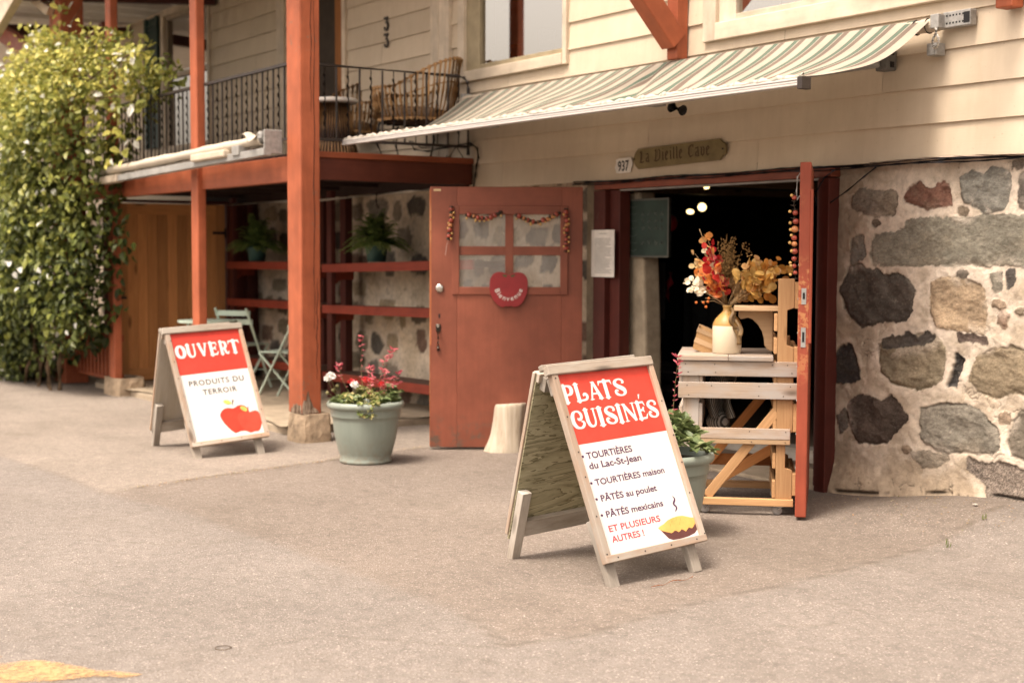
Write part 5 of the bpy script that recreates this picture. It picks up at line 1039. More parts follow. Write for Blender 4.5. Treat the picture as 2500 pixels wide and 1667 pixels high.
def planter(c, label):
    t = thing('planter', label, 'planter', (c[0], c[1], 0), group='sage green planters')
    mb = MB(); mb.lathe([(.0, .0), (.172, .0), (.186, .006), (.187, .022), (.178, .034), (.19, .07), (.212, .15), (.228, .23), (.236, .30), (.240, .332), (.247, .335), (.248, .342), (.250, .385), (.252, .392), (.268, .396), (.2765, .410), (.2765, .424), (.270, .438), (.255, .442), (.244, .436), (.240, .40), (.238, .38), (0, .38)], (c[0], c[1], 0), 64); mb.build('pot', M['planter'], t, smooth=True)
    mb = MB(); mb.lathe([(0, .40), (.15, .405), (.24, .395)], (c[0], c[1], 0), 30); mb.build('soil', M['soil'], t); return t
def rosettes(mb, cs, rr, n, L, up=.45, w_=.7):
    P, Dv, Nv, Ls, Ws, R_ = [], [], [], [], [], []
    for c in cs:
        for i in range(n):
            th = rr.uniform(0, 6.283); el = rr.uniform(.05, 1.2); d = np.array([math.cos(th)*math.cos(el), math.sin(th)*math.cos(el), math.sin(el)*up*2])
            l = L*rr.uniform(.6, 1.2); P.append(np.array(c)+unit(rr)*.012); Dv.append(d); Nv.append(nrm(ZU+unit(rr)*.4)); Ls.append(l); Ws.append(l*w_*rr.uniform(.8, 1.15)); R_.append(rr.random())
    add_leaves(mb, P, Dv, Nv, Ls, Ws, R_, 0, .12, .35)
def spike(flow, stm, p0, p1, rr, n, L=.035, bend=.03):
    p0, p1 = np.array(p0), np.array(p1); mid = (p0+p1)/2+np.array([rr.uniform(-1, 1), rr.uniform(-1, 1), 0])*bend; pts = [p0*(1-t)**2+mid*2*t*(1-t)+p1*t*t for t in np.linspace(0, 1, 9)]; stm.tube(pts, [.0030-.0018*i/8 for i in range(9)], 5)
    P, Dv, Nv, Ls, Ws, R_ = [], [], [], [], [], []
    for i in range(n):
        t = 1-.72*(i/n)**1.1; q = pts[min(8, int(t*8))]+(p1-p0)*(t*8 % 1)/8*.9; k_ = 6 if t > .88 else rr.choice((1, 2, 3))
        for j in range(k_):
            th = rr.uniform(0, 6.283); d = np.array([math.cos(th), math.sin(th), rr.uniform(-.1, .8)]); P.append(q); Dv.append(d); Nv.append(unit(rr)); l = L*rr.uniform(.6, 1.15)*(1.1 if t > .8 else .75); Ls.append(l); Ws.append(l*.26); R_.append(rr.random())
    add_leaves(flow, P, Dv, Nv, Ls, Ws, R_, 0, .3, .15)
def cluster(mb, c, r_, rr, n=46, L=.022):
    P, Dv, Nv, Ls, Ws, R_ = [], [], [], [], [], []
    for i in range(n): d = unit(rr); d[2] = abs(d[2])*.9-.15; d = nrm(d); P.append(np.array(c)+d*r_*.55); Dv.append(nrm(np.cross(d, unit(rr))+d*.5)); Nv.append(d); Ls.append(L); Ws.append(L*.9); R_.append(rr.random())
    add_leaves(mb, P, Dv, Nv, Ls, Ws, R_, 0, .1, .1)
RI = np.array([RT[0], RT[1], 0]); FI = nrm(np.array([FW[0], FW[1], 0]))           # picture-right and away, as floor directions
C1 = np.array([-8.985, 4.845, 0]); rr = random.Random(21); pl1 = planter(C1, 'sage green planter of white red and pink flowers beside the corner post')
mb = MB(); cs = []
for i in range(46):
    a, q = rr.uniform(0, 6.283), math.sqrt(rr.random())*.21; h_ = .42+.10*(1-(q/.23)**2)*rr.uniform(.2, 1.2); cs.append(C1+np.array([q*math.cos(a), q*math.sin(a), h_]))
rosettes(mb, cs, rr, 14, .036, .35, .75)
for i in range(18): p = C1-FI*.2+RI*rr.uniform(-.03, .12)+ZU*(.46-.008*i*rr.random()); rosettes(mb, [p-FI*.05], rr, 7, .03, -.1, .8)
mb.build('leaves', lime, pl1)
mb = MB(); cs = [C1+RI*rr.uniform(-.23, -.05)-FI*rr.uniform(-.1, .14)+ZU*rr.uniform(.42, .47) for i in range(13)]+[C1+RI*rr.uniform(.12, .22)+FI*rr.uniform(-.1, .1)+ZU*rr.uniform(.43, .53) for i in range(12)]; rosettes(mb, cs, rr, 11, .055, .25, .85); mb.build('leaves', green, pl1)
fl, sm = MB(), MB()
for ox, oy, hh, n in ((-.02, .05, .90, 9), (.17, .02, .81, 11), (.03, .0, .68, 8), (.11, -.05, .67, 9), (-.17, .05, .69, 7), (.20, .05, .64, 9), (.05, -.1, .62, 7), (.12, .08, .74, 8), (.21, -.02, .57, 7), (.15, .1, .60, 7)):
    b = C1+RI*ox*.5+FI*oy+ZU*.44; spike(fl, sm, b, C1+RI*(ox*1.15)+FI*oy+ZU*hh, rr, n, .040, .10)
fl.build('pink_blooms', pink, pl1); wf = MB()
for ox, hh, r_ in ((-.245, .615, .04), (-.075, .555, .032), (-.265, .60, .024)):
    cluster(wf, C1+RI*ox-FI*.04+ZU*hh, r_, rr, 60); sm.tube([C1+RI*ox*.6+ZU*.43, C1+RI*ox*.9-FI*.02+ZU*(hh-.08), C1+RI*ox-FI*.04+ZU*(hh-.01)], .003, 5)
for ox, hh in ((-.23, .52), (-.20, .55), (-.27, .50)): sm.tube([C1+RI*-.16+ZU*.43, C1+RI*ox-FI*.03+ZU*hh], .002, 4); sm.ball(C1+RI*ox-FI*.03+ZU*hh, .013)
wf.build('white_blooms', whitef, pl1); sm.build('stems', stemm, pl1)
mb = MB()
for ox, oy, hh in ((-.10, 0, .575), (.0, .02, .59), (.03, .0, .58), (.12, -.05, .56), (-.08, .03, .57)): cluster(mb, C1+RI*ox+FI*oy+ZU*hh, .028, rr, 30, .02)
mb.build('red_blooms', redf, pl1)
C2 = np.array([*(CAM+ray(1616, 1300)*(1.5/-ray(1616, 1300)[2]))[:2], 0]); rr = random.Random(33); pl2 = planter(C2, 'sage green planter of leafy salvia with one tall pink spike behind the near sign')
mb = MB(); cs = []
for i in range(48):
    a, q = rr.uniform(0, 6.283), math.sqrt(rr.random())*.25; cs.append(C2+np.array([q*math.cos(a), q*math.sin(a), .46+.16*(1-(q/.27)**2)*rr.uniform(.4, 1.1)]))
rosettes(mb, cs, rr, 12, .068, .35, .68)
cs = [C2+RI*(.2+.03*i)+ZU*(.46-.01*i) for i in range(3)]; rosettes(mb, cs, rr, 6, .06, .1, .5); mb.build('leaves', green, pl2)
fl, sm = MB(), MB(); b = atd(1640, 1060, 7.55); tpp = atd(1657, 872, 7.5); spike(fl, sm, C2+RI*.05+ZU*.45, tpp, rr, 15, .038, .05); tp2 = atd(1620, 1000, 7.8); spike(fl, sm, C2+ZU*.45, C2+RI*.03+FI*.05+ZU*.62, rr, 5, .03)
fl.build('pink_blooms', pink, pl2); sm.build('stems', stemm, pl2)
# ============================================================ log door stop
k = NT('bare_log', .75, .2); g = k.g(); f = k.noise(k.mapv(g, (9, 9, .9)), 2.2, 6, .65, .5); k.col(k.ramp(f, [(.30, (.30, .235, .165)), (.45, (.45, .375, .285)), (.62, (.52, .45, .355)), (.78, (.58, .51, .42))])); k.bump(f, .5, .01)
Lc = np.array([*(CAM+ray(1230, 1100)*(1.5/-ray(1230, 1100)[2]))[:2], 0]); hl = .36; mb = MB(); n = 40; prof = [(-.002, 1.16), (.02, 1.15), (.06, 1.10), (.12, 1.04), (.2, 1.0), (.28, .99), (.335, 1.0), (.352, .97), (.36, .92)]; v = []
for z, s_ in prof:
    for i in range(n):
        th = 2*math.pi*i/n; lob = 1+.05*math.sin(3*th+.7)+.03*math.sin(8*th+z*3); lean = RI*(.035*(z/.36)) if z < .1 else RI*.035*(z/.36); q = .118*s_*lob*(1+(.16*max(0, -math.cos(th-math.atan2(RI[1], RI[0])))*(z < .1)*(1-z/.1)))
        p = Lc+RI*.012+lean*1.2+np.array([q*math.cos(th), q*math.sin(th), z+.012*math.cos(th)*(z > .3)]); v.append(p)
mb.add(v, [(j*n+i, j*n+(i+1) % n, (j+1)*n+(i+1) % n, (j+1)*n+i) for j in range(len(prof)-1) for i in range(n)]+[tuple((len(prof)-1)*n+i for i in range(n))]); tag(mb.build('log', k.m, smooth=True), 'pale barkless log standing against the open red door', 'log')
# ============================================================ pallet-wood display cart
CO = np.array([-5.78, 5.892, 0]); cu_ = np.array([.6848, .7287, 0]); cw_ = np.array([-.7287, .6848, 0])
def CP(x, y, z): return CO+cu_*x+cw_*y+ZU*z
cart = thing('display_cart', 'rolling display stand built of pallet wood in the cellar doorway', 'cart', tuple(CO), math.atan2(.7287, .6848))
def cbox(mb, x0, x1, y0, y1, z0, z1, grain='x', m=0): mb.box(x0, x1, y0, y1, z0, z1, m, grain)
def cb(name, mat_, *boxes, par=None, bev=.003):
    mb = MB()
    for b in boxes: cbox(mb, *b)
    return mb.build(name, mat_, par or cart, bevel=bev, world=False)
def stringer(x0, x1, y, zt, notch):
    """a pallet stringer on end, notched on one side"""
    mb = MB(); d = .038; q = [(x0, .097), (x1, .097)]
    for z0, z1 in notch: q += [(x1, z0), (x1-.040, z0+.014), (x1-.040, z1-.014), (x1, z1)] if z1 < zt else []
    q += [(x1, zt), (x0, zt)]
    mb.prism((0, y, 0), (1, 0, 0), (0, 0, 1), q, d, h0=-d); mb.g = [(c+9*y, a, b) for a, b, c in mb.g]; return mb.build('upright', M['pine'], cart, bevel=.003, world=False)
for y in (0, .62): stringer(-.104, -.012, y, 1.36 if y == 0 else 1.0, ((.262, .482), (.968, 1.194)))
for y in (0, .62): mb = MB(); mb.box(-.638, -.546, y, y+.038, .097, .888); mb.build('upright', M['pallet'], cart, bevel=.003, world=False)
for x0, x1, zs in ((-.124, -.105, ((.10, .20), (.27, .36), (.45, .55), (.60, .70), (.76, .88), (.93, 1.02), (1.06, 1.16))), (-.011, .012, ((.116, .243), (.483, .646), (.85, .97), (1.19, 1.34))), (-.545, -.526, ((.50, .64), (.70, .80))), (-.66, -.639, ((.46, .62), (.68, .86)))):
    for z0, z1 in zs: cb('side_board', M['pine'] if x0 > -.2 else M['pallet'], (x0, x1, .002, .655 if z1 < 1.03 else .12, z0, z1, 'y'))
cb('base_board', M['pine'], (-.532, -.004, -.026, .012, .056, .096)); cb('base_board', M['pine'], (-.532, -.004, .60, .655, .056, .096)); cb('base_board', M['pine'], (-.64, -.532, -.0, .655, .056, .096, 'y'))
cb('front_board', M['pallet'], (-.664, .010, -.024, -.002, .800, .886)); cb('front_board', M['pallet'], (-.664, .010, -.026, -.002, .672, .764)); cb('front_board', M['pallet'], (-.60, -.026, -.024, -.002, .440, .502)); cb('front_board', M['pale_pine'], (-.60, -.026, -.022, -.002, .411, .4385))
def cdiag(a, b, y, w_, m): mb = MB(); mb.beam((a[0], y, a[1]), (b[0], y, b[1]), .02, w_, (0, 0, 1)); mb.build('brace', m, cart, bevel=.003, world=False)
cdiag((-.495, .10), (-.105, .60), .012, .055, M['pine']); cdiag((-.50, .22), (-.12, .70), .58, .055, M['brown_door']); cdiag((-.42, .13), (-.11, .32), .50, .06, M['brown_door']); cb('back_board', M['orange_wood'], (-.60, -.06, .585, .605, .20, .27))
cb('tabletop_plank', M['pallet'], (-.672, -.382, -.035, .72, .889, .917)); cb('tabletop_plank', M['pallet'], (-.380, -.127, -.040, .72, .889, .916))
cb('shelf_plank', M['pale_pine'], (-.352, -.098, .05, .32, 1.172, 1.200))
mb = MB(); cor = [(-.325, 1.17), (-.328, 1.135), (-.315, 1.118), (-.295, 1.122), (-.27, 1.128), (-.245, 1.118), (-.215, 1.09), (-.19, 1.05), (-.178, 1.005), (-.175, .968), (-.16, .945), (-.140, .935), (-.126, .932), (-.126, 1.17)]
mb.prism((0, .20, 0), (1, 0, 0), (0, 0, 1), cor, .042, h0=-.021); mb.g = [(a, b, c) for a, b, c in mb.g]; mb.build('corbel', M['pale_pine'], cart, bevel=.006, world=False)
for x, y in ((-.085, .02), (-.085, .60), (-.50, .60), (-.50, .03)):
    mb = MB(); mb.beam((x-.02, y, .052), (x+.025, y, .052), .04, .006); mb.beam((x+.012, y-.015, .05), (x-.004, y-.015, .028), .004, .024, (0, 1, 0)); mb.beam((x+.012, y+.015, .05), (x-.004, y+.015, .028), .004, .024, (0, 1, 0)); c_ = mb.build('caster', M['steel'], cart, world=False)
    mb = MB(); pr = [(0, -.011), (.022, -.011), (.028, -.007), (.028, .007), (.022, .011), (0, .011)]; q = MB(); q.lathe(pr, (0, 0, 0), 20); mb.add([(x-.006+a, y+c, .0285+b) for a, b, c in q.v], q.f); mb.build('wheel', plain('grey_rubber', (.40, .38, .36), .5), c_, smooth=True, world=False)
mb = MB(); rr = random.Random(4)
for z, xs in ((.868, (-.62, -.45, -.13, -.04)), (.822, (-.60, -.45, -.03)), (.745, (-.62, -.48, -.20, -.03)), (.69, (-.60, -.20, -.06)), (.485, (-.25, -.06)), (.425, (-.25, -.06))):
    for x in xs: mb.prism((x+rr.uniform(-.01, .01), -.0268 if z < .78 and z > .6 else -.0248, z), (1, 0, 0), (0, 0, 1), [(.0035*math.cos(t), .0035*math.sin(t)) for t in np.linspace(0, 5.5, 8)], .0006)
mb.build('nail', M['iron'], cart, world=False)
# striped cloth lying on the cart's inner shelf
k = NT('striped_cloth', .9, .1); g = k.g(); wv = k.n('ShaderNodeTexWave'); wv.inputs['Scale'].default_value = 22; wv.inputs['Distortion'].default_value = 1.2; k.l(g, wv.inputs[0]); k.col(k.ramp(wv.outputs[1], [(.4, (.05, .045, .04)), (.6, (.32, .29, .25))]))
mb = MB(); mb.grid(20, 26, lambda u, v: tuple(CP(-.50+.15*u+.02*math.sin(v*7), .30+.06*math.sin(u*9+v*3)*(.4+v), .88-.34*v-.02*math.sin(u*3))), gf=lambda u, v: (u*.25, v*.2, 0)); tag(mb.build('striped_cloth', k.m, smooth=True, solid=.008), 'dark striped cloth hanging inside the pallet cart', 'cloth')
mb = MB(); c = CP(-.44, .34, .50); mb.ball(c, .07, 0, 16, 10, .9); tag(mb.build('striped_bundle', k.m, smooth=True), 'bundled striped cloth sack hanging low in the pallet cart', 'sack')
mb = MB(); mb.tube([CP(-.44, .34, .56), CP(-.44, .34, .89)], .004, 5); mb.build('cord', M['twine'], bpy.data.objects['striped_bundle'])
# jug, basket, bouquet
JC = CP(-.392, .20, .9175); t = thing('stoneware_jug', 'cream and brown stoneware jug on the pallet cart', 'jug', tuple(JC))
k = NT('stoneware', .42, .4); g = k.n('ShaderNodeNewGeometry').outputs['Position']; sz = k.n('ShaderNodeSeparateXYZ'); k.l(g, sz.inputs[0]); k.col(k.ramp(k.math('MULTIPLY', k.math('SUBTRACT', sz.outputs[2], .9175), 3.5), [(.0, (.62, .54, .40)), (.555, (.66, .57, .42)), (.575, (.36, .20, .055)), (1, (.42, .25, .075))])); k.bump(k.noise(g, 30, 3), .05, .002)
mb = MB(); mb.lathe([(0, 0), (.079, 0), (.0845, .006), (.085, .14), (.0845, .165), (.080, .180), (.066, .205), (.040, .232), (.0255, .246), (.0235, .255), (.0235, .268), (.027, .272), (.027, .281), (.022, .283), (.019, .27), (0, .268)], tuple(JC), 48); mb.build('body', k.m, t, smooth=True)
raf = leaf_mat('raffia', [(0, (.20, .12, .05)), (1, (.34, .22, .105))], .3); mb = MB()
for i, (dx, l_, sw) in enumerate(((.03, .13, .02), (.05, .22, .035), (.06, .17, .045))):
    mb.grid(3, 12, lambda u, v: tuple(JC+cu_*(dx*.6+sw*v+.012*math.sin(v*8+i)+(.013)*(u-.5)*(1+v))-cw_*(.030+.062*min(1, v*1.6)+.012*math.sin(v*5+i))+ZU*(.275-l_*v)))
for i in range(4): a = i*.9; mb.grid(2, 10, lambda u, v: tuple(JC+ZU*(.285+.05*math.sin(math.pi*v)+.01*u)+(cu_*math.cos(a)-cw_*abs(math.sin(a)))*(.015+.035*math.sin(math.pi*v))+cu_*.012*(u-.5)))
mb.build('raffia_bow', raf, t, smooth=True, solid=.0015)
bk = thing('wooden_basket', 'small splint wood berry basket tipped beside the jug', 'basket', tuple(CP(-.52, .30, .918)))
spl = wood('splint', (.62, .40, .20), (.48, .28, .12), None, 1., .6, False); o_ = CP(-.515, .30, .985); ax = nrm(cu_*.36+ZU*.90-cw_*.10); bx_ = nrm(np.cross(ax, cw_)); by = np.cross(ax, bx_)
mb = MB(); nb = 4
for i in range(nb):
    t0 = i*math.pi/2+math.pi/4; t1 = t0+math.pi/2
    def q(th, z, r_): return o_+ax*z+(bx_*math.cos(th)+by*math.sin(th))*r_
    mb.add([q(t0, -.065, .076), q(t1, -.065, .076), q(t1, .06, .098), q(t0, .06, .098)], [(0, 1, 2, 3)])
mb.add([o_-ax*.065+(bx_*math.cos(th)+by*math.sin(th))*.076 for th in (math.pi/4+i*math.pi/2 for i in range(4))], [(0, 1, 2, 3)]); mb.build('sides', spl, bk, solid=.004)
mb = MB(); rp = [o_+ax*.052+(bx_*math.cos(th)+by*math.sin(th))*.1005 for th in (math.pi/4+i*math.pi/2 for i in range(5))]
for a, b in zip(rp[:-1], rp[1:]): mb.beam(a, b, .005, .026, ax)
rp = [o_-ax*.01+(bx_*math.cos(th)+by*math.sin(th))*.089 for th in (math.pi/4+i*math.pi/2 for i in range(5))]
for a, b in zip(rp[:-1], rp[1:]): mb.beam(a, b, .003, .03, ax)
mb.build('band', M['pale_pine'], bk, bevel=.001)
bq = thing('dried_bouquet', 'dried bouquet of red orange and yellow round leaves standing in the jug', 'bouquet', tuple(JC+ZU*.25))
cA = leaf_mat('autumn_leaf', [(0, (.74, .64, .42)), (.22, (.78, .52, .22)), (.45, (.66, .24, .055)), (.65, (.58, .10, .03)), (1, (.46, .012, .025))], .4); cB = leaf_mat('gold_leaf', [(0, (.62, .42, .14)), (.5, (.58, .32, .075)), (.8, (.56, .24, .05)), (1, (.62, .46, .24))], .4); cW = leaf_mat('cream_leaf', [(0, (.76, .68, .50)), (1, (.82, .74, .58))], .35)
rr = random.Random(40); JN = JC+ZU*.27
def BP(x, z, y=.2): return CP(x, y, z)
def disc_leaves(mb, items):
    for p, d, n_, r_, rv in items:
        d = nrm(d); sd = nrm(np.cross(d, n_)); up_ = np.cross(sd, d); k_ = 8; c = p+d*r_*.9
        v = [c+up_*r_*.12]+[c+d*r_*math.cos(2*math.pi*i/k_+math.pi)*1.0+sd*r_*.85*math.sin(2*math.pi*i/k_+math.pi)+up_*r_*(.06*math.sin(i*2.1+rv*9)-.18*abs(math.sin(2*math.pi*i/k_))*-1) for i in range(k_)]
        mb.add(v, [(0, i+1, (i+1) % k_+1) for i in range(k_)], None, rv)
def spray(tip, n, r0, matf, mbs, stem_mb, cols, spread=.03, start=.35):
    tip = np.array(tip); mid = (JN+tip)/2+np.array([rr.uniform(-.02, .02), rr.uniform(-.02, .02), .03]); ps = [JN*(1-t)**2+mid*2*t*(1-t)+tip*t*t for t in np.linspace(0, 1, 12)]; stem_mb.tube(ps, [.0028-.0016*i/11 for i in range(12)], 5); it = []
    for i in range(n):
        t = start+(1-start)*i/(n-1); q = ps[min(11, int(t*11))]; side = (-1)**i; ax_ = nrm(ps[min(11, int(t*11)+1)]-ps[max(0, int(t*11)-1)])
        d = nrm(np.cross(ax_, unit(rr))*1.0+ax_*.5); it.append((q+unit(rr)*spread*.4, d, nrm(-FI*.9+unit(rr)*.7+ZU*.3), r0*rr.uniform(.7, 1.15)*(1.1-.35*t), rr.choice(cols)))
    disc_leaves(mbs, it)
mA, mBm, mW, st_ = MB(), MB(), MB(), MB()
for tip, cols, n in (((-.515, 1.60), (.85, .95, 1., .4, .3), 9), ((-.55, 1.57), (.1, .35, .3, 0), 8), ((-.585, 1.50), (.2, .15, .3, .05), 8), ((-.50, 1.52), (.95, .9, 1., .6), 9), ((-.54, 1.46), (.95, .8, .9, .3), 10), ((-.48, 1.44), (.5, .85, .4, .9, .3), 10), ((-.575, 1.43), (.15, .2, .1), 6), ((-.51, 1.38), (.55, .6, .9, .45), 9), ((-.47, 1.36), (.5, .4, .85), 8), ((-.545, 1.37), (.5, .35, .9), 7), ((-.50, 1.56), (1., .95, .9), 7), ((-.53, 1.52), (1., .9, .3), 8), ((-.47, 1.50), (.9, 1., .95), 8), ((-.455, 1.42), (.5, .55, .9), 9), ((-.56, 1.40), (.5, .4, .2), 8), ((-.49, 1.33), (.9, .95, .5), 8)):
    spray(BP(*tip, rr.uniform(.10, .28)), n, .034, None, mA, st_, cols)
for tip in ((-.635, 1.335), (-.61, 1.31), (-.585, 1.30), (-.62, 1.36)): spray(BP(*tip, rr.uniform(.12, .24)), 7, .024, None, mW, st_, (.1, .5, .9), .03, .6)
for tip, n in (((-.075, 1.43), 12), ((-.10, 1.47), 11), ((-.135, 1.44), 12), ((-.16, 1.40), 12), ((-.11, 1.38), 11), ((-.19, 1.42), 11), ((-.23, 1.45), 10), ((-.27, 1.47), 9), ((-.20, 1.36), 11), ((-.25, 1.34), 10), ((-.12, 1.33), 9), ((-.085, 1.35), 9), ((-.29, 1.38), 9), ((-.15, 1.27), 8), ((-.28, 1.29), 8), ((-.13, 1.40), 12), ((-.18, 1.45), 11), ((-.22, 1.39), 12), ((-.16, 1.34), 11), ((-.24, 1.30), 9)):
    spray(BP(*tip, rr.uniform(.06, .26)), n, .034, None, mBm, st_, (.05, .2, .3, .5, .6, .75, .9, 0.), .04, .5)
mA.build('autumn_leaves', cA, bq); mBm.build('gold_leaves', cB, bq); mW.build('cream_leaves', cW, bq)
for x, z in ((-.56, 1.645), (-.545, 1.22), (-.52, 1.24)): st_.tube([JN, (JN+BP(x, z))/2+ZU*.02, BP(x, z)], .0022, 5)
st_.build('stems', plain('dry_stem', (.46, .32, .17), .8), bq)
mb = MB(); 
for i in range(46):
    tip = BP(-.385+rr.gauss(0, .035), 1.46+rr.uniform(-.05, .16), .2+rr.uniform(-.06, .06)); a = JN+(tip-JN)*.45; mb.tube([a, (a+tip)/2+unit(rr)*.01, tip], .0012, 4)
    for j in range(12): q = a+(tip-a)*rr.uniform(.25, 1.)+unit(rr)*rr.uniform(.004, .022); mb.ball(q, .0045, 0, 5, 4)
for i in range(5):
    tip = BP(-.285+rr.gauss(0, .015), 1.52+rr.uniform(-.03, .03), .2)
    for j in range(7): mb.ball(tip+unit(rr)*.02, .004, 0, 5, 4)
mb.build('seed_heads', plain('seed_brown', (.17, .095, .03), .9), bq)
mb = MB(); hus = []
for i in range(16): th = rr.uniform(0, 6.28); hus.append((JN+ZU*rr.uniform(.03, .16)+cu_*rr.uniform(0, .10), nrm(cu_*rr.uniform(-.3, .9)-cw_*rr.uniform(0, .8)+ZU*rr.uniform(.1, .8)), nrm(-FI+unit(rr)*.6), .026, rr.random()))
disc_leaves(mb, hus); mb.build('husks', raf, bq)
mb = MB()
for x, z in ((-.572, 1.215), (-.53, 1.215), (-.505, 1.22), (-.515, 1.19), (-.50, 1.24)): mb.ball(BP(x, z, .16), .0085)
mb.build('berries', plain('orange_berry', (.56, .15, .03), .4), bq, smooth=True)
# ============================================================ things inside the cellar door
q = MB(); c0 = at(1490, 520, 1, 6.86); q.prism((0, 6.84, 0), (1, 0, 0), ZU, [(-8.60, .02), (-8.255, .02), (-8.27, .9), (-8.30, 1.4), (-8.345, 1.72), (-8.35, 1.964), (-8.55, 1.964), (-8.56, 1.2)], .16, h0=-.16); tag(q.build('column', plain('lit_plaster', (.40, .33, .24), .9, .2, .3, 7, .5), bevel=.02), 'pale rough plaster column just inside the cellar door', 'column')  # plaster colour lightened to stand in for daylight entering the doorway
a, b = at(1525, 488, 1, 6.83), at(1637, 629, 1, 6.83); t = thing('chalkboard', 'green chalkboard price list hanging inside the cellar door', 'chalkboard', (a[0], 6.83, b[2]))
mb = MB(); mb.box(a[0], b[0], 6.815, 6.83, b[2], a[2]); mb.build('slate', plain('green_slate', (.040, .060, .050), .8, .2, .25), t)
mb = MB(); fr_ = .014; mb.box(a[0], a[0]+fr_, 6.808, 6.832, b[2], a[2]); mb.box(b[0]-fr_, b[0], 6.808, 6.832, b[2], a[2]); mb.box(a[0]+fr_, b[0]-fr_, 6.808, 6.832, a[2]-fr_, a[2], grain='x'); mb.box(a[0]+fr_, b[0]-fr_, 6.808, 6.832, b[2], b[2]+fr_, grain='x'); mb.build('frame', plain('dark_frame', (.10, .10, .085), .7), t)
mb = MB(); rr = random.Random(6)
for z in (.87, .74, .62, .50, .37, .25, .12):
    zz = b[2]+(a[2]-b[2])*z
    for x0 in (.10, .42, .56, .70, .82):
        if x0 > .3 and z not in (.74, .5, .25, .62): continue
        w_ = .22 if x0 < .3 else .05
        for s_ in range(3): x1 = a[0]+(b[0]-a[0])*(x0+s_*w_/3); mb.beam((x1, 6.813, zz+rr.uniform(-.006, .006)), (x1+(b[0]-a[0])*w_*.3, 6.813, zz+rr.uniform(-.01, .01)), .002, .006 if x0 < .3 else .03, ZU)
mb.build('chalk_marks', plain('chalk', (.085, .105, .09), .9), t)
a, b = at(1453, 562, 1, D+.0), at(1508, 677, 1, D+.0); mb = MB(); mb.box(a[0], b[0], D-.036, D-.032, b[2], a[2]); t = tag(mb.build('notice', M['white_paint']), 'white printed notice sheet on the red door jamb', 'notice'); mb = MB()
for i in range(24):
    z = .30-.0118*i if i else .318
    if i == 0: mb.box(a[0]+.10, b[0]-.09, D-.038, D-.0362, b[2]+.325, b[2]+.330); continue
    mb.box(a[0]+.045, b[0]-.03-.03*rr.random()-(.06 if i % 7 == 6 else 0), D-.038, D-.0362, b[2]+z, b[2]+z+.0042)
mb.build('print_line', plain('grey_print', (.36, .34, .31), .8, bump=0), t)
def lamp(px, py, y, r_, tiltv, label):
    c = at(px, py, 1, y); t = thing('ceiling_lamp', label, 'lamp', tuple(c), group='lit ceiling lamps in the cellar'); d = nrm(np.array(tiltv)); a = nrm(np.cross(d, (0, 0, 1.01))); b = np.cross(d, a)
    k = NT('lamp_glow'); k.b.inputs['Emission Color'].default_value = (1, .72, .30, 1); k.b.inputs['Emission Strength'].default_value = 1.5
    mb = MB(); mb.add([c+(a*math.cos(q)+b*math.sin(q))*r_ for q in np.linspace(0, 2*math.pi, 21)[:-1]]+[c+d*.012], [(i, (i+1) % 20, 20) for i in range(20)]); mb.build('lens', k.m, t)
    mb = MB(); mb.tube([c-d*.001, c-d*.03, c-d*.10, c-d*.13], [r_*1.12, r_*1.1, r_*.7, r_*.3], 16); mb.tube([c-d*.12, c-d*.12+ZU*.05, np.array([c[0]-d[0]*.12, c[1]-d[1]*.12, 2.06])], .01, 6); mb.build('shade', M['black'], t)
lamp(1685, 517, 8.6, .034, (.45, -.45, -.75), 'lit cellar lamp with the flattest disc, lowest of the three'); lamp(1714, 506, 8.6, .038, (.75, -.75, -.25), 'lit cellar lamp facing out, roundest of the three'); lamp(1725, 457, 8.0, .024, (.5, -.3, -.6), 'small lit cellar lamp just under the door head')
mb = MB(); c = [at(1632, y_, 1, 7.9) for y_ in (665, 690, 715, 738)]; mb.tube([c[0]+[.03, 0, 0], c[1]+[.02, 0, 0], c[2]+[-.02, 0, 0], c[3]+[.01, 0, 0]], [.018, .034, .026, .006], 10); rp = plain('chili_red', (.42, .02, .03), .5); tag(mb.build('chili_ornament', rp, smooth=True), 'red cloth chili hanging in the dark doorway below the chalkboard', 'ornament')
mb = MB(); c = at(1640, 545, 1, 8.0); mb.ball(c, .05, 0, 12, 8, 1.4); tag(mb.build('round_ornament', rp, smooth=True), 'red rounded ornament half hidden beside the chalkboard edge', 'ornament')
mb = MB(); c = at(1585, 840, 1, 7.6); mb.lathe([(0, 0), (.07, .02), (.095, .09), (.07, .19), (.025, .27), (.015, .34), (.03, .37)], (c[0], c[1], c[2]-.16), 14, wob=.08); tag(mb.build('net_bag', plain('onion_bag', (.20, .105, .035), .8), smooth=True), 'brown net bag of produce in the shadow inside the door', 'bag')
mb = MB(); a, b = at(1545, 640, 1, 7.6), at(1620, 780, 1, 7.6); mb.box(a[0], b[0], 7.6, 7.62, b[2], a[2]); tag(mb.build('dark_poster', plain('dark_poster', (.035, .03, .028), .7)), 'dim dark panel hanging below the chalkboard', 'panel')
mb = MB(); a, b = at(1670, 700, 1, 8.3), at(1760, 1010, 1, 8.3); mb.grid(14, 12, lambda u, v: (a[0]+(b[0]-a[0])*u, 8.3+.05*math.sin(u*14), a[2]+(b[2]-a[2])*v)); tag(mb.build('dark_drape', plain('dark_cloth', (.026, .028, .028), .9), smooth=True), 'charcoal cloth hanging in the cellar behind the bouquet', 'cloth')
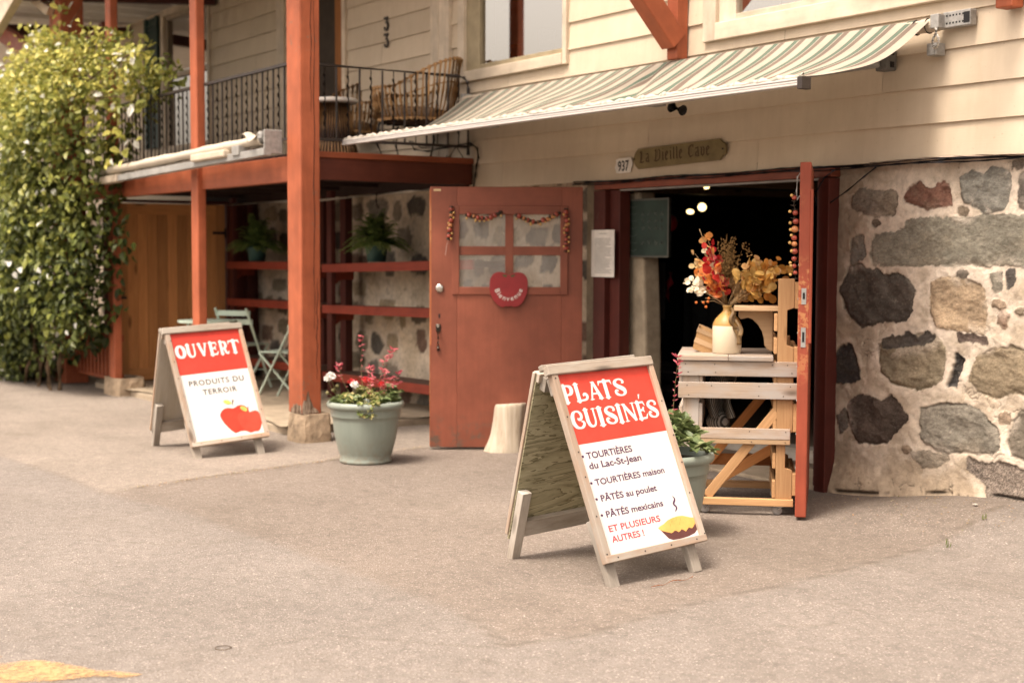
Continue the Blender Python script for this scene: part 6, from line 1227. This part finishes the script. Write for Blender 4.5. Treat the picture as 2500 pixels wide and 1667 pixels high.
for j, (px, py) in enumerate(((1612, 905), (1612, 950), (1618, 995))):
    c = at(px, py, 1, 7.5); mb = MB(); mb.box(c[0]-.25, c[0]+.25, 7.45, 7.75, c[2]-.06, c[2]+.05, grain='x')
    t = tag(mb.build('crate', plain('black_crate', (.016, .015, .016), .6)), ('black plastic crate in the doorway, top of three', 'black plastic crate in the doorway, middle of three', 'black plastic crate in the doorway, bottom of three')[j], 'crate', 'black crates stacked in the doorway'); mb = MB()
    for i in range(16): x = c[0]-.24+i*.031; mb.box(x, x+.011, 7.443, 7.45, c[2]-.005, c[2]+.012)
    mb.build('slot', plain('crate_slot', (.085, .08, .08), .6), t)
mb = MB(); mb.box(-8.4, -6.4, 7.35, 7.5, .02, .12, grain='x'); tag(mb.build('sill_beam', M['grey_wood']), 'worn timber sill lying across the cellar floor', 'beam')
# ============================================================ ferns on the shelves
fern_m = leaf_mat('fern', [(0, (.08, .14, .04)), (.6, (.19, .27, .075)), (1, (.34, .39, .13))], .3); fpot = plain('green_pot', (.045, .095, .085), .5)
def fern(c, R_, label, seed):
    rr = random.Random(seed); t = thing('potted_fern', label, 'fern', tuple(c), group='potted ferns on the red shelves'); mb = MB(); mb.lathe([(0, 0), (.085, 0), (.105, .13), (.118, .135), (.118, .165), (.10, .165), (.09, .14), (0, .14)], tuple(c), 28); mb.build('pot', fpot, t, smooth=True)
    P, Dv, Nv, Ls, Ws, Rv = [], [], [], [], [], []; c = np.array(c)+ZU*.15
    for i in range(135):
        th = rr.uniform(0, 6.283); L = R_*rr.uniform(.6, 1.12); up = rr.uniform(.3, 2.5); h = np.array([math.cos(th), math.sin(th), 0]); pv_ = c
        for j in range(1, 15):
            s_ = j/14; q = c+h*L*s_*(1.05-.34*up)+ZU*(L*up*.74*(s_-.5*s_*s_)-(.34 if up < 1.1 else .12)*L*s_**2.5); d = nrm(q-pv_+1e-6); sd = nrm(np.cross(d, ZU)+1e-6)
            for sg in (-1, 1): P.append(q); Dv.append(sd*sg+d*.5-ZU*.15); Nv.append(ZU+unit(rr)*.3); l = .036*math.sin(math.pi*min(1, s_*.9+.12))*(R_/.30); Ls.append(l+.01); Ws.append(.024); Rv.append(min(1, .15+.55*s_+rr.uniform(-.1, .3)))
            pv_ = q
    mb = MB(); add_leaves(mb, P, Dv, Nv, Ls, Ws, Rv, 0, .1, .2); mb.build('fronds', fern_m, t); return t
fern((-11.72, 6.44, 1.415), .385, 'bushy fern in a green pot on the shelf by the open door', 3); fern((-14.42, 6.44, 1.398), .41, 'bushy fern in a green pot on the shelf nearer the plank door', 4)
# ============================================================ mint bistro chairs and table
mint = plain('mint_paint', (.46, .54, .45), .45, .4, .06)
def bistro(label, c, rz):
    t = thing('folding_chair', label, 'chair', tuple(c), rz, group='mint folding chairs under the balcony'); w_ = .38
    for s_ in (-1, 1):
        mb = MB(); mb.beam((s_*w_/2, -.22, 0), (s_*w_/2, .23, .84), .014, .026, (1, 0, 0)); mb.build('leg', mint, t, bevel=.002, world=False)
        mb = MB(); mb.beam((s_*(w_/2-.022), .24, 0), (s_*(w_/2-.022), -.20, .45), .014, .026, (1, 0, 0)); mb.build('leg', mint, t, bevel=.002, world=False)
    for z in (.70, .79):
        y = .23-.45*(.84-z)/.84; mb = MB(); mb.grid(12, 1, lambda u, v: (-w_/2-.02+(w_+.04)*u, y-.012+.03*math.sin(math.pi*u), z-.027+.054*v)); mb.build('back_slat', mint, t, world=False, solid=.012)
    for i in range(6): mb = MB(); mb.box(-w_/2+.01, w_/2-.01, -.20+i*.066, -.20+i*.066+.052, .452, .466, grain='x'); mb.build('seat_slat', mint, t, bevel=.003, world=False)
    mb = MB(); mb.tube([(-w_/2, -.12, .19), (w_/2, -.12, .19)], .007, 6); mb.tube([(-w_/2, .15, .16), (w_/2, .15, .16)], .007, 6); mb.build('stretcher', mint, t, world=False)
f1 = at(640, 985, 2, .085)
bistro('mint folding chair seen from its side next to the corner post', (-12.58, 5.92, .085), math.radians(-56))
bistro('mint folding chair with its slatted back rising above the farther sign', (-13.83, 6.02, .085), math.radians(212))
tc = np.array([-13.72, 5.58, .085]); t = thing('bistro_table', 'small round mint folding table beside the plank door', 'table', tuple(tc)); mb = MB(); mb.lathe([(0, .70), (.29, .70), (.30, .705), (.30, .722), (.29, .725), (0, .725)], tuple(tc), 36); mb.build('tabletop', mint, t)
for s_ in (-1, 1): mb = MB(); mb.beam(tc+[-.22, s_*.15, 0], tc+[.22, s_*.15, .70], .014, .026); mb.beam(tc+[.22, s_*.13, 0], tc+[-.22, s_*.13, .70], .014, .026); mb.build('leg', mint, t)
# ============================================================ climbing vine
vine = thing('climbing_vine', 'dense climbing vine with white tipped leaves covering the balcony end', 'vine', (-16.6, 4.5, 0)); rng = np.random.default_rng(9)
VP = [(-20.2, 3.3), (-18.84, 3.5), (-17.4, 3.55), (-16.75, 3.6), (-16.3, 3.68), (-15.75, 3.88), (-15.3, 3.84), (-14.95, 3.62), (-14.5, 3.60), (-14.2, 3.68), (-13.95, 3.55), (-13.55, 3.35), (-13.25, 3.22), (-13.45, 2.95), (-13.75, 2.85), (-14.1, 2.62), (-14.25, 2.2), (-14.42, 1.6), (-14.5, .62), (-15.0, .50), (-15.4, .40), (-16.0, .2), (-16.7, .02), (-17.4, .02), (-18.5, .0), (-20.2, -.1)]
def vine_leaves(n, dy0, dy1, size, shrink, rmin, rmax, lift):
    x = rng.uniform(-20.2, -13.0, n*3); z = rng.uniform(-.1, 4.2, n*3); s_ = poly_sd(x, z, VP)-shrink+.16*(fbm(x*3, z*3, 61)-.5)*2
    den = fbm(x*1.7+3, z*2.3, 63); ok = (s_ > 0) & (den+rng.uniform(-.2, .2, n*3) > .24); low = z < .75; ok &= ~(low & (x > -16.5) & (x < -15.2) & (rng.random(n*3) < .80)); ok &= ~((x > -14.3) & (z < 3.0) & (rng.random(n*3) < .55))
    x, z, s_ = x[ok][:n], z[ok][:n], s_[ok][:n]; m = len(x); bulge = np.minimum(.5, np.maximum(0, s_)*.6)*(.6+.8*fbm(x*1.5, z*1.9, 65)); y = 4.72-bulge-rng.uniform(dy0, dy1, m)+.25*sstep(-14.6, -13.6, x)
    P = np.stack([x, y, z], 1); top = sstep(2.2, 3.6, z+.5*(fbm(x*2, z*2, 67)-.5))
    Dv = np.stack([rng.normal(.35, .55, m), rng.normal(-.35, .45, m), rng.normal(-.55, .45, m)+.55*top], 1); Nv = np.stack([rng.normal(.35, .4, m), rng.normal(-.8, .35, m), rng.normal(.6, .35, m)], 1)
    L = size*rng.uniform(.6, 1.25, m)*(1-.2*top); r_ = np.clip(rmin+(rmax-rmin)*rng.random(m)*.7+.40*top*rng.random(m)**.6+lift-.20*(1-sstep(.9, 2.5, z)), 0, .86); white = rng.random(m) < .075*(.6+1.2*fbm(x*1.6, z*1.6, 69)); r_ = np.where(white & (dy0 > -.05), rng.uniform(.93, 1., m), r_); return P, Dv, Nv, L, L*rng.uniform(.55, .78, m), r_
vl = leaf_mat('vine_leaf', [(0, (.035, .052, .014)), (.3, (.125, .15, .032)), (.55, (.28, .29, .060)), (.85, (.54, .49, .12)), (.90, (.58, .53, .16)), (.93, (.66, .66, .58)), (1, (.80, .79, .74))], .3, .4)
mb = MB()
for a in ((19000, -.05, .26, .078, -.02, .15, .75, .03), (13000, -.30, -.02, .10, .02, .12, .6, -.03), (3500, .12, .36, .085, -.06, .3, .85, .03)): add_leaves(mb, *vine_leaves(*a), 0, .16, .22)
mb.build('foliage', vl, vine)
bark = plain('vine_bark', (.13, .085, .05), .9, .2, .3, 20, .6); rr = random.Random(14)
for i in range(16):
    x = rr.uniform(-17.0, -15.4); z = 0; p = np.array([x, 4.55+rr.uniform(-.1, .1), -.03]); pts = [p]
    for j in range(9): p = p+np.array([rr.uniform(-.13, .13), rr.uniform(-.03, .06), rr.uniform(.15, .36)]); pts.append(p)
    mb = MB(); mb.tube(pts, [.026*(1-j/13)*rr.uniform(.7, 1.2) for j in range(10)], 6); mb.build('trunk', bark, vine)
for sx_, sz_, ex, ez in ((-15.0, 3.6, -14.9, 4.05), (-14.2, 3.2, -13.1, 3.38), (-14.0, 3.0, -13.2, 2.9), (-15.5, 3.8, -15.6, 4.25), (-13.6, 3.2, -12.95, 3.4), (-14.6, 1.4, -14.35, 1.5)): mb = MB(); mb.tube([(sx_, 4.55, sz_), ((sx_+ex)/2, 4.62, (sz_+ez)/2+.05), (ex, 4.72, ez)], [.010, .007, .004], 5); mb.build('shoot', bark, vine)
P, Dv, Nv, Ls, Ws, Rv = [], [], [], [], [], []
for sx_, sz_, ex, ez, n in ((-14.2, 3.3, -13.0, 3.42, 26), (-13.6, 3.25, -12.9, 3.40, 18), (-14.0, 3.0, -13.2, 2.85, 20), (-15.5, 3.8, -15.55, 4.3, 14), (-14.3, 2.6, -13.9, 2.34, 16), (-14.2, 2.9, -13.55, 2.5, 24)):
    for i in range(n): t_ = rr.random(); P.append((sx_+(ex-sx_)*t_+rr.gauss(0, .06), 4.62+.1*t_+rr.gauss(0, .05), sz_+(ez-sz_)*t_+rr.gauss(0, .06))); Dv.append((rr.gauss(.3, .6), rr.gauss(-.3, .5), rr.gauss(-.2, .5))); Nv.append((.3+rr.gauss(0, .3), -.7, .6)); Ls.append(rr.uniform(.07, .12)); Ws.append(Ls[-1]*.65); Rv.append(rr.choice((.5, .6, .7, .75, .85, .95)))
mb = MB(); add_leaves(mb, P, Dv, Nv, Ls, Ws, Rv, 0, .16, .2); mb.build('foliage', vl, vine)
mb = MB(); mb.lathe([(0, 0), (.26, 0), (.29, .55), (.30, .57), (.28, .60), (0, .60)], (-20.4, 5.2, 0), 24); tag(mb.build('bin', plain('blue_plastic', (.03, .09, .30), .5), smooth=True), 'blue plastic bin peeking out behind the vine', 'bin')
# ============================================================ small things lying on the asphalt
c = at(545, 1583, 2, .004); mb = MB(); mb.tube([c+RI*.030*math.cos(t)+FI*.030*math.sin(t)+ZU*.004 for t in np.linspace(0, 2*math.pi, 25)], .0022, 6); tag(mb.build('rubber_ring', plain('ring_brown', (.15, .10, .06), .7), smooth=True), 'small brown ring lying alone on the grey asphalt', 'ring')
a, b = at(1590, 1432, 2, .008), at(1690, 1408, 2, .008); mb = MB(); mb.tube([a*(1-t)+b*t+np.array([.008*math.sin(t*9), 0, .003*math.sin(t*14)]) for t in np.linspace(0, 1, 14)], [.002+.001*math.sin(i) for i in range(14)], 5); tag(mb.build('twig', plain('twig_red', (.30, .11, .05), .8)), 'thin reddish twig on the asphalt before the near sign', 'twig')
def lay(px, py, s_, mat_, label, nm):
    c = at(px, py, 2, 0.); c[2] = ground_z(np.array(c[0]), np.array(c[1]))+.006; rr = random.Random(px); mb = MB(); n = 9
    mb.lathe([(s_*.9, 0), (s_, s_*.25), (s_*.5, s_*.5), (0, s_*.55)], tuple(c), n, wob=.25); tag(mb.build(nm, mat_), label, 'debris')
lay(2065, 1196, .018, M['cream_trim'], 'pale stone chip by the foot of the rubble wall', 'stone_chip'); lay(2296, 1238, .016, M['cream_trim'], 'small pale pebble on the asphalt before the rubble wall', 'pebble'); lay(2380, 1288, .016, M['grey_wood'], 'dark leaf scrap on the asphalt at the right', 'leaf_scrap'); lay(2465, 1262, .018, M['grey_wood'], 'dark leaf scrap on the raised asphalt by the wall', 'leaf_scrap')
gm = leaf_mat('grass_blade', [(0, (.10, .16, .03)), (1, (.22, .26, .07))]); 
for px, py, lb in ((2400, 1300, 'green grass tuft growing from the asphalt nearer the wall'), (2313, 1330, 'green grass tuft growing from the asphalt farther from the wall')):
    c = at(px, py, 2, .02); c[2] = ground_z(np.array(c[0]), np.array(c[1])); mb = MB(); rr = random.Random(px); add_leaves(mb, [c+unit(rr)*.012 for i in range(9)], [np.array([rr.gauss(0, .3), rr.gauss(0, .3), 1]) for i in range(9)], [unit(rr) for i in range(9)], [rr.uniform(.02, .045) for i in range(9)], [.004]*9, [rr.random() for i in range(9)]); tag(mb.build('grass_tuft', gm), lb, 'grass')
# fallen leaves and grit along the joint of the two asphalts and the wall foot: nobody could count them
P, Dv, Nv, Ls, Ws, Rv = [], [], [], [], [], []; rr = random.Random(77)
for i in range(900):
    if rr.random() < .35: x, y = rr.uniform(-6.1, -4.6), 6.58-abs(rr.gauss(0, .28))
    else: t_ = rr.random(); x, y = -8.75-.65*t_+rr.gauss(0, .03), 3.05+2.5*t_+rr.gauss(0, .03)
    P.append((x, y, float(ground_z(np.array(x), np.array(y)))+.010)); Dv.append((rr.gauss(0, 1), rr.gauss(0, 1), .05)); Nv.append((rr.gauss(0, .2), rr.gauss(0, .2), 1)); l = rr.uniform(.004, .016); Ls.append(l); Ws.append(l*.6); Rv.append(rr.random())
mb = MB(); add_leaves(mb, P, Dv, Nv, Ls, Ws, Rv, 0, .1, .1); q = mb.build('litter', leaf_mat('litter', [(0, (.16, .09, .045)), (.5, (.42, .24, .11)), (.8, (.16, .18, .05)), (1, (.5, .38, .26))])); tag(q, 'dry leaf litter and grit along the asphalt joint and wall foot', 'litter', None, 'stuff')
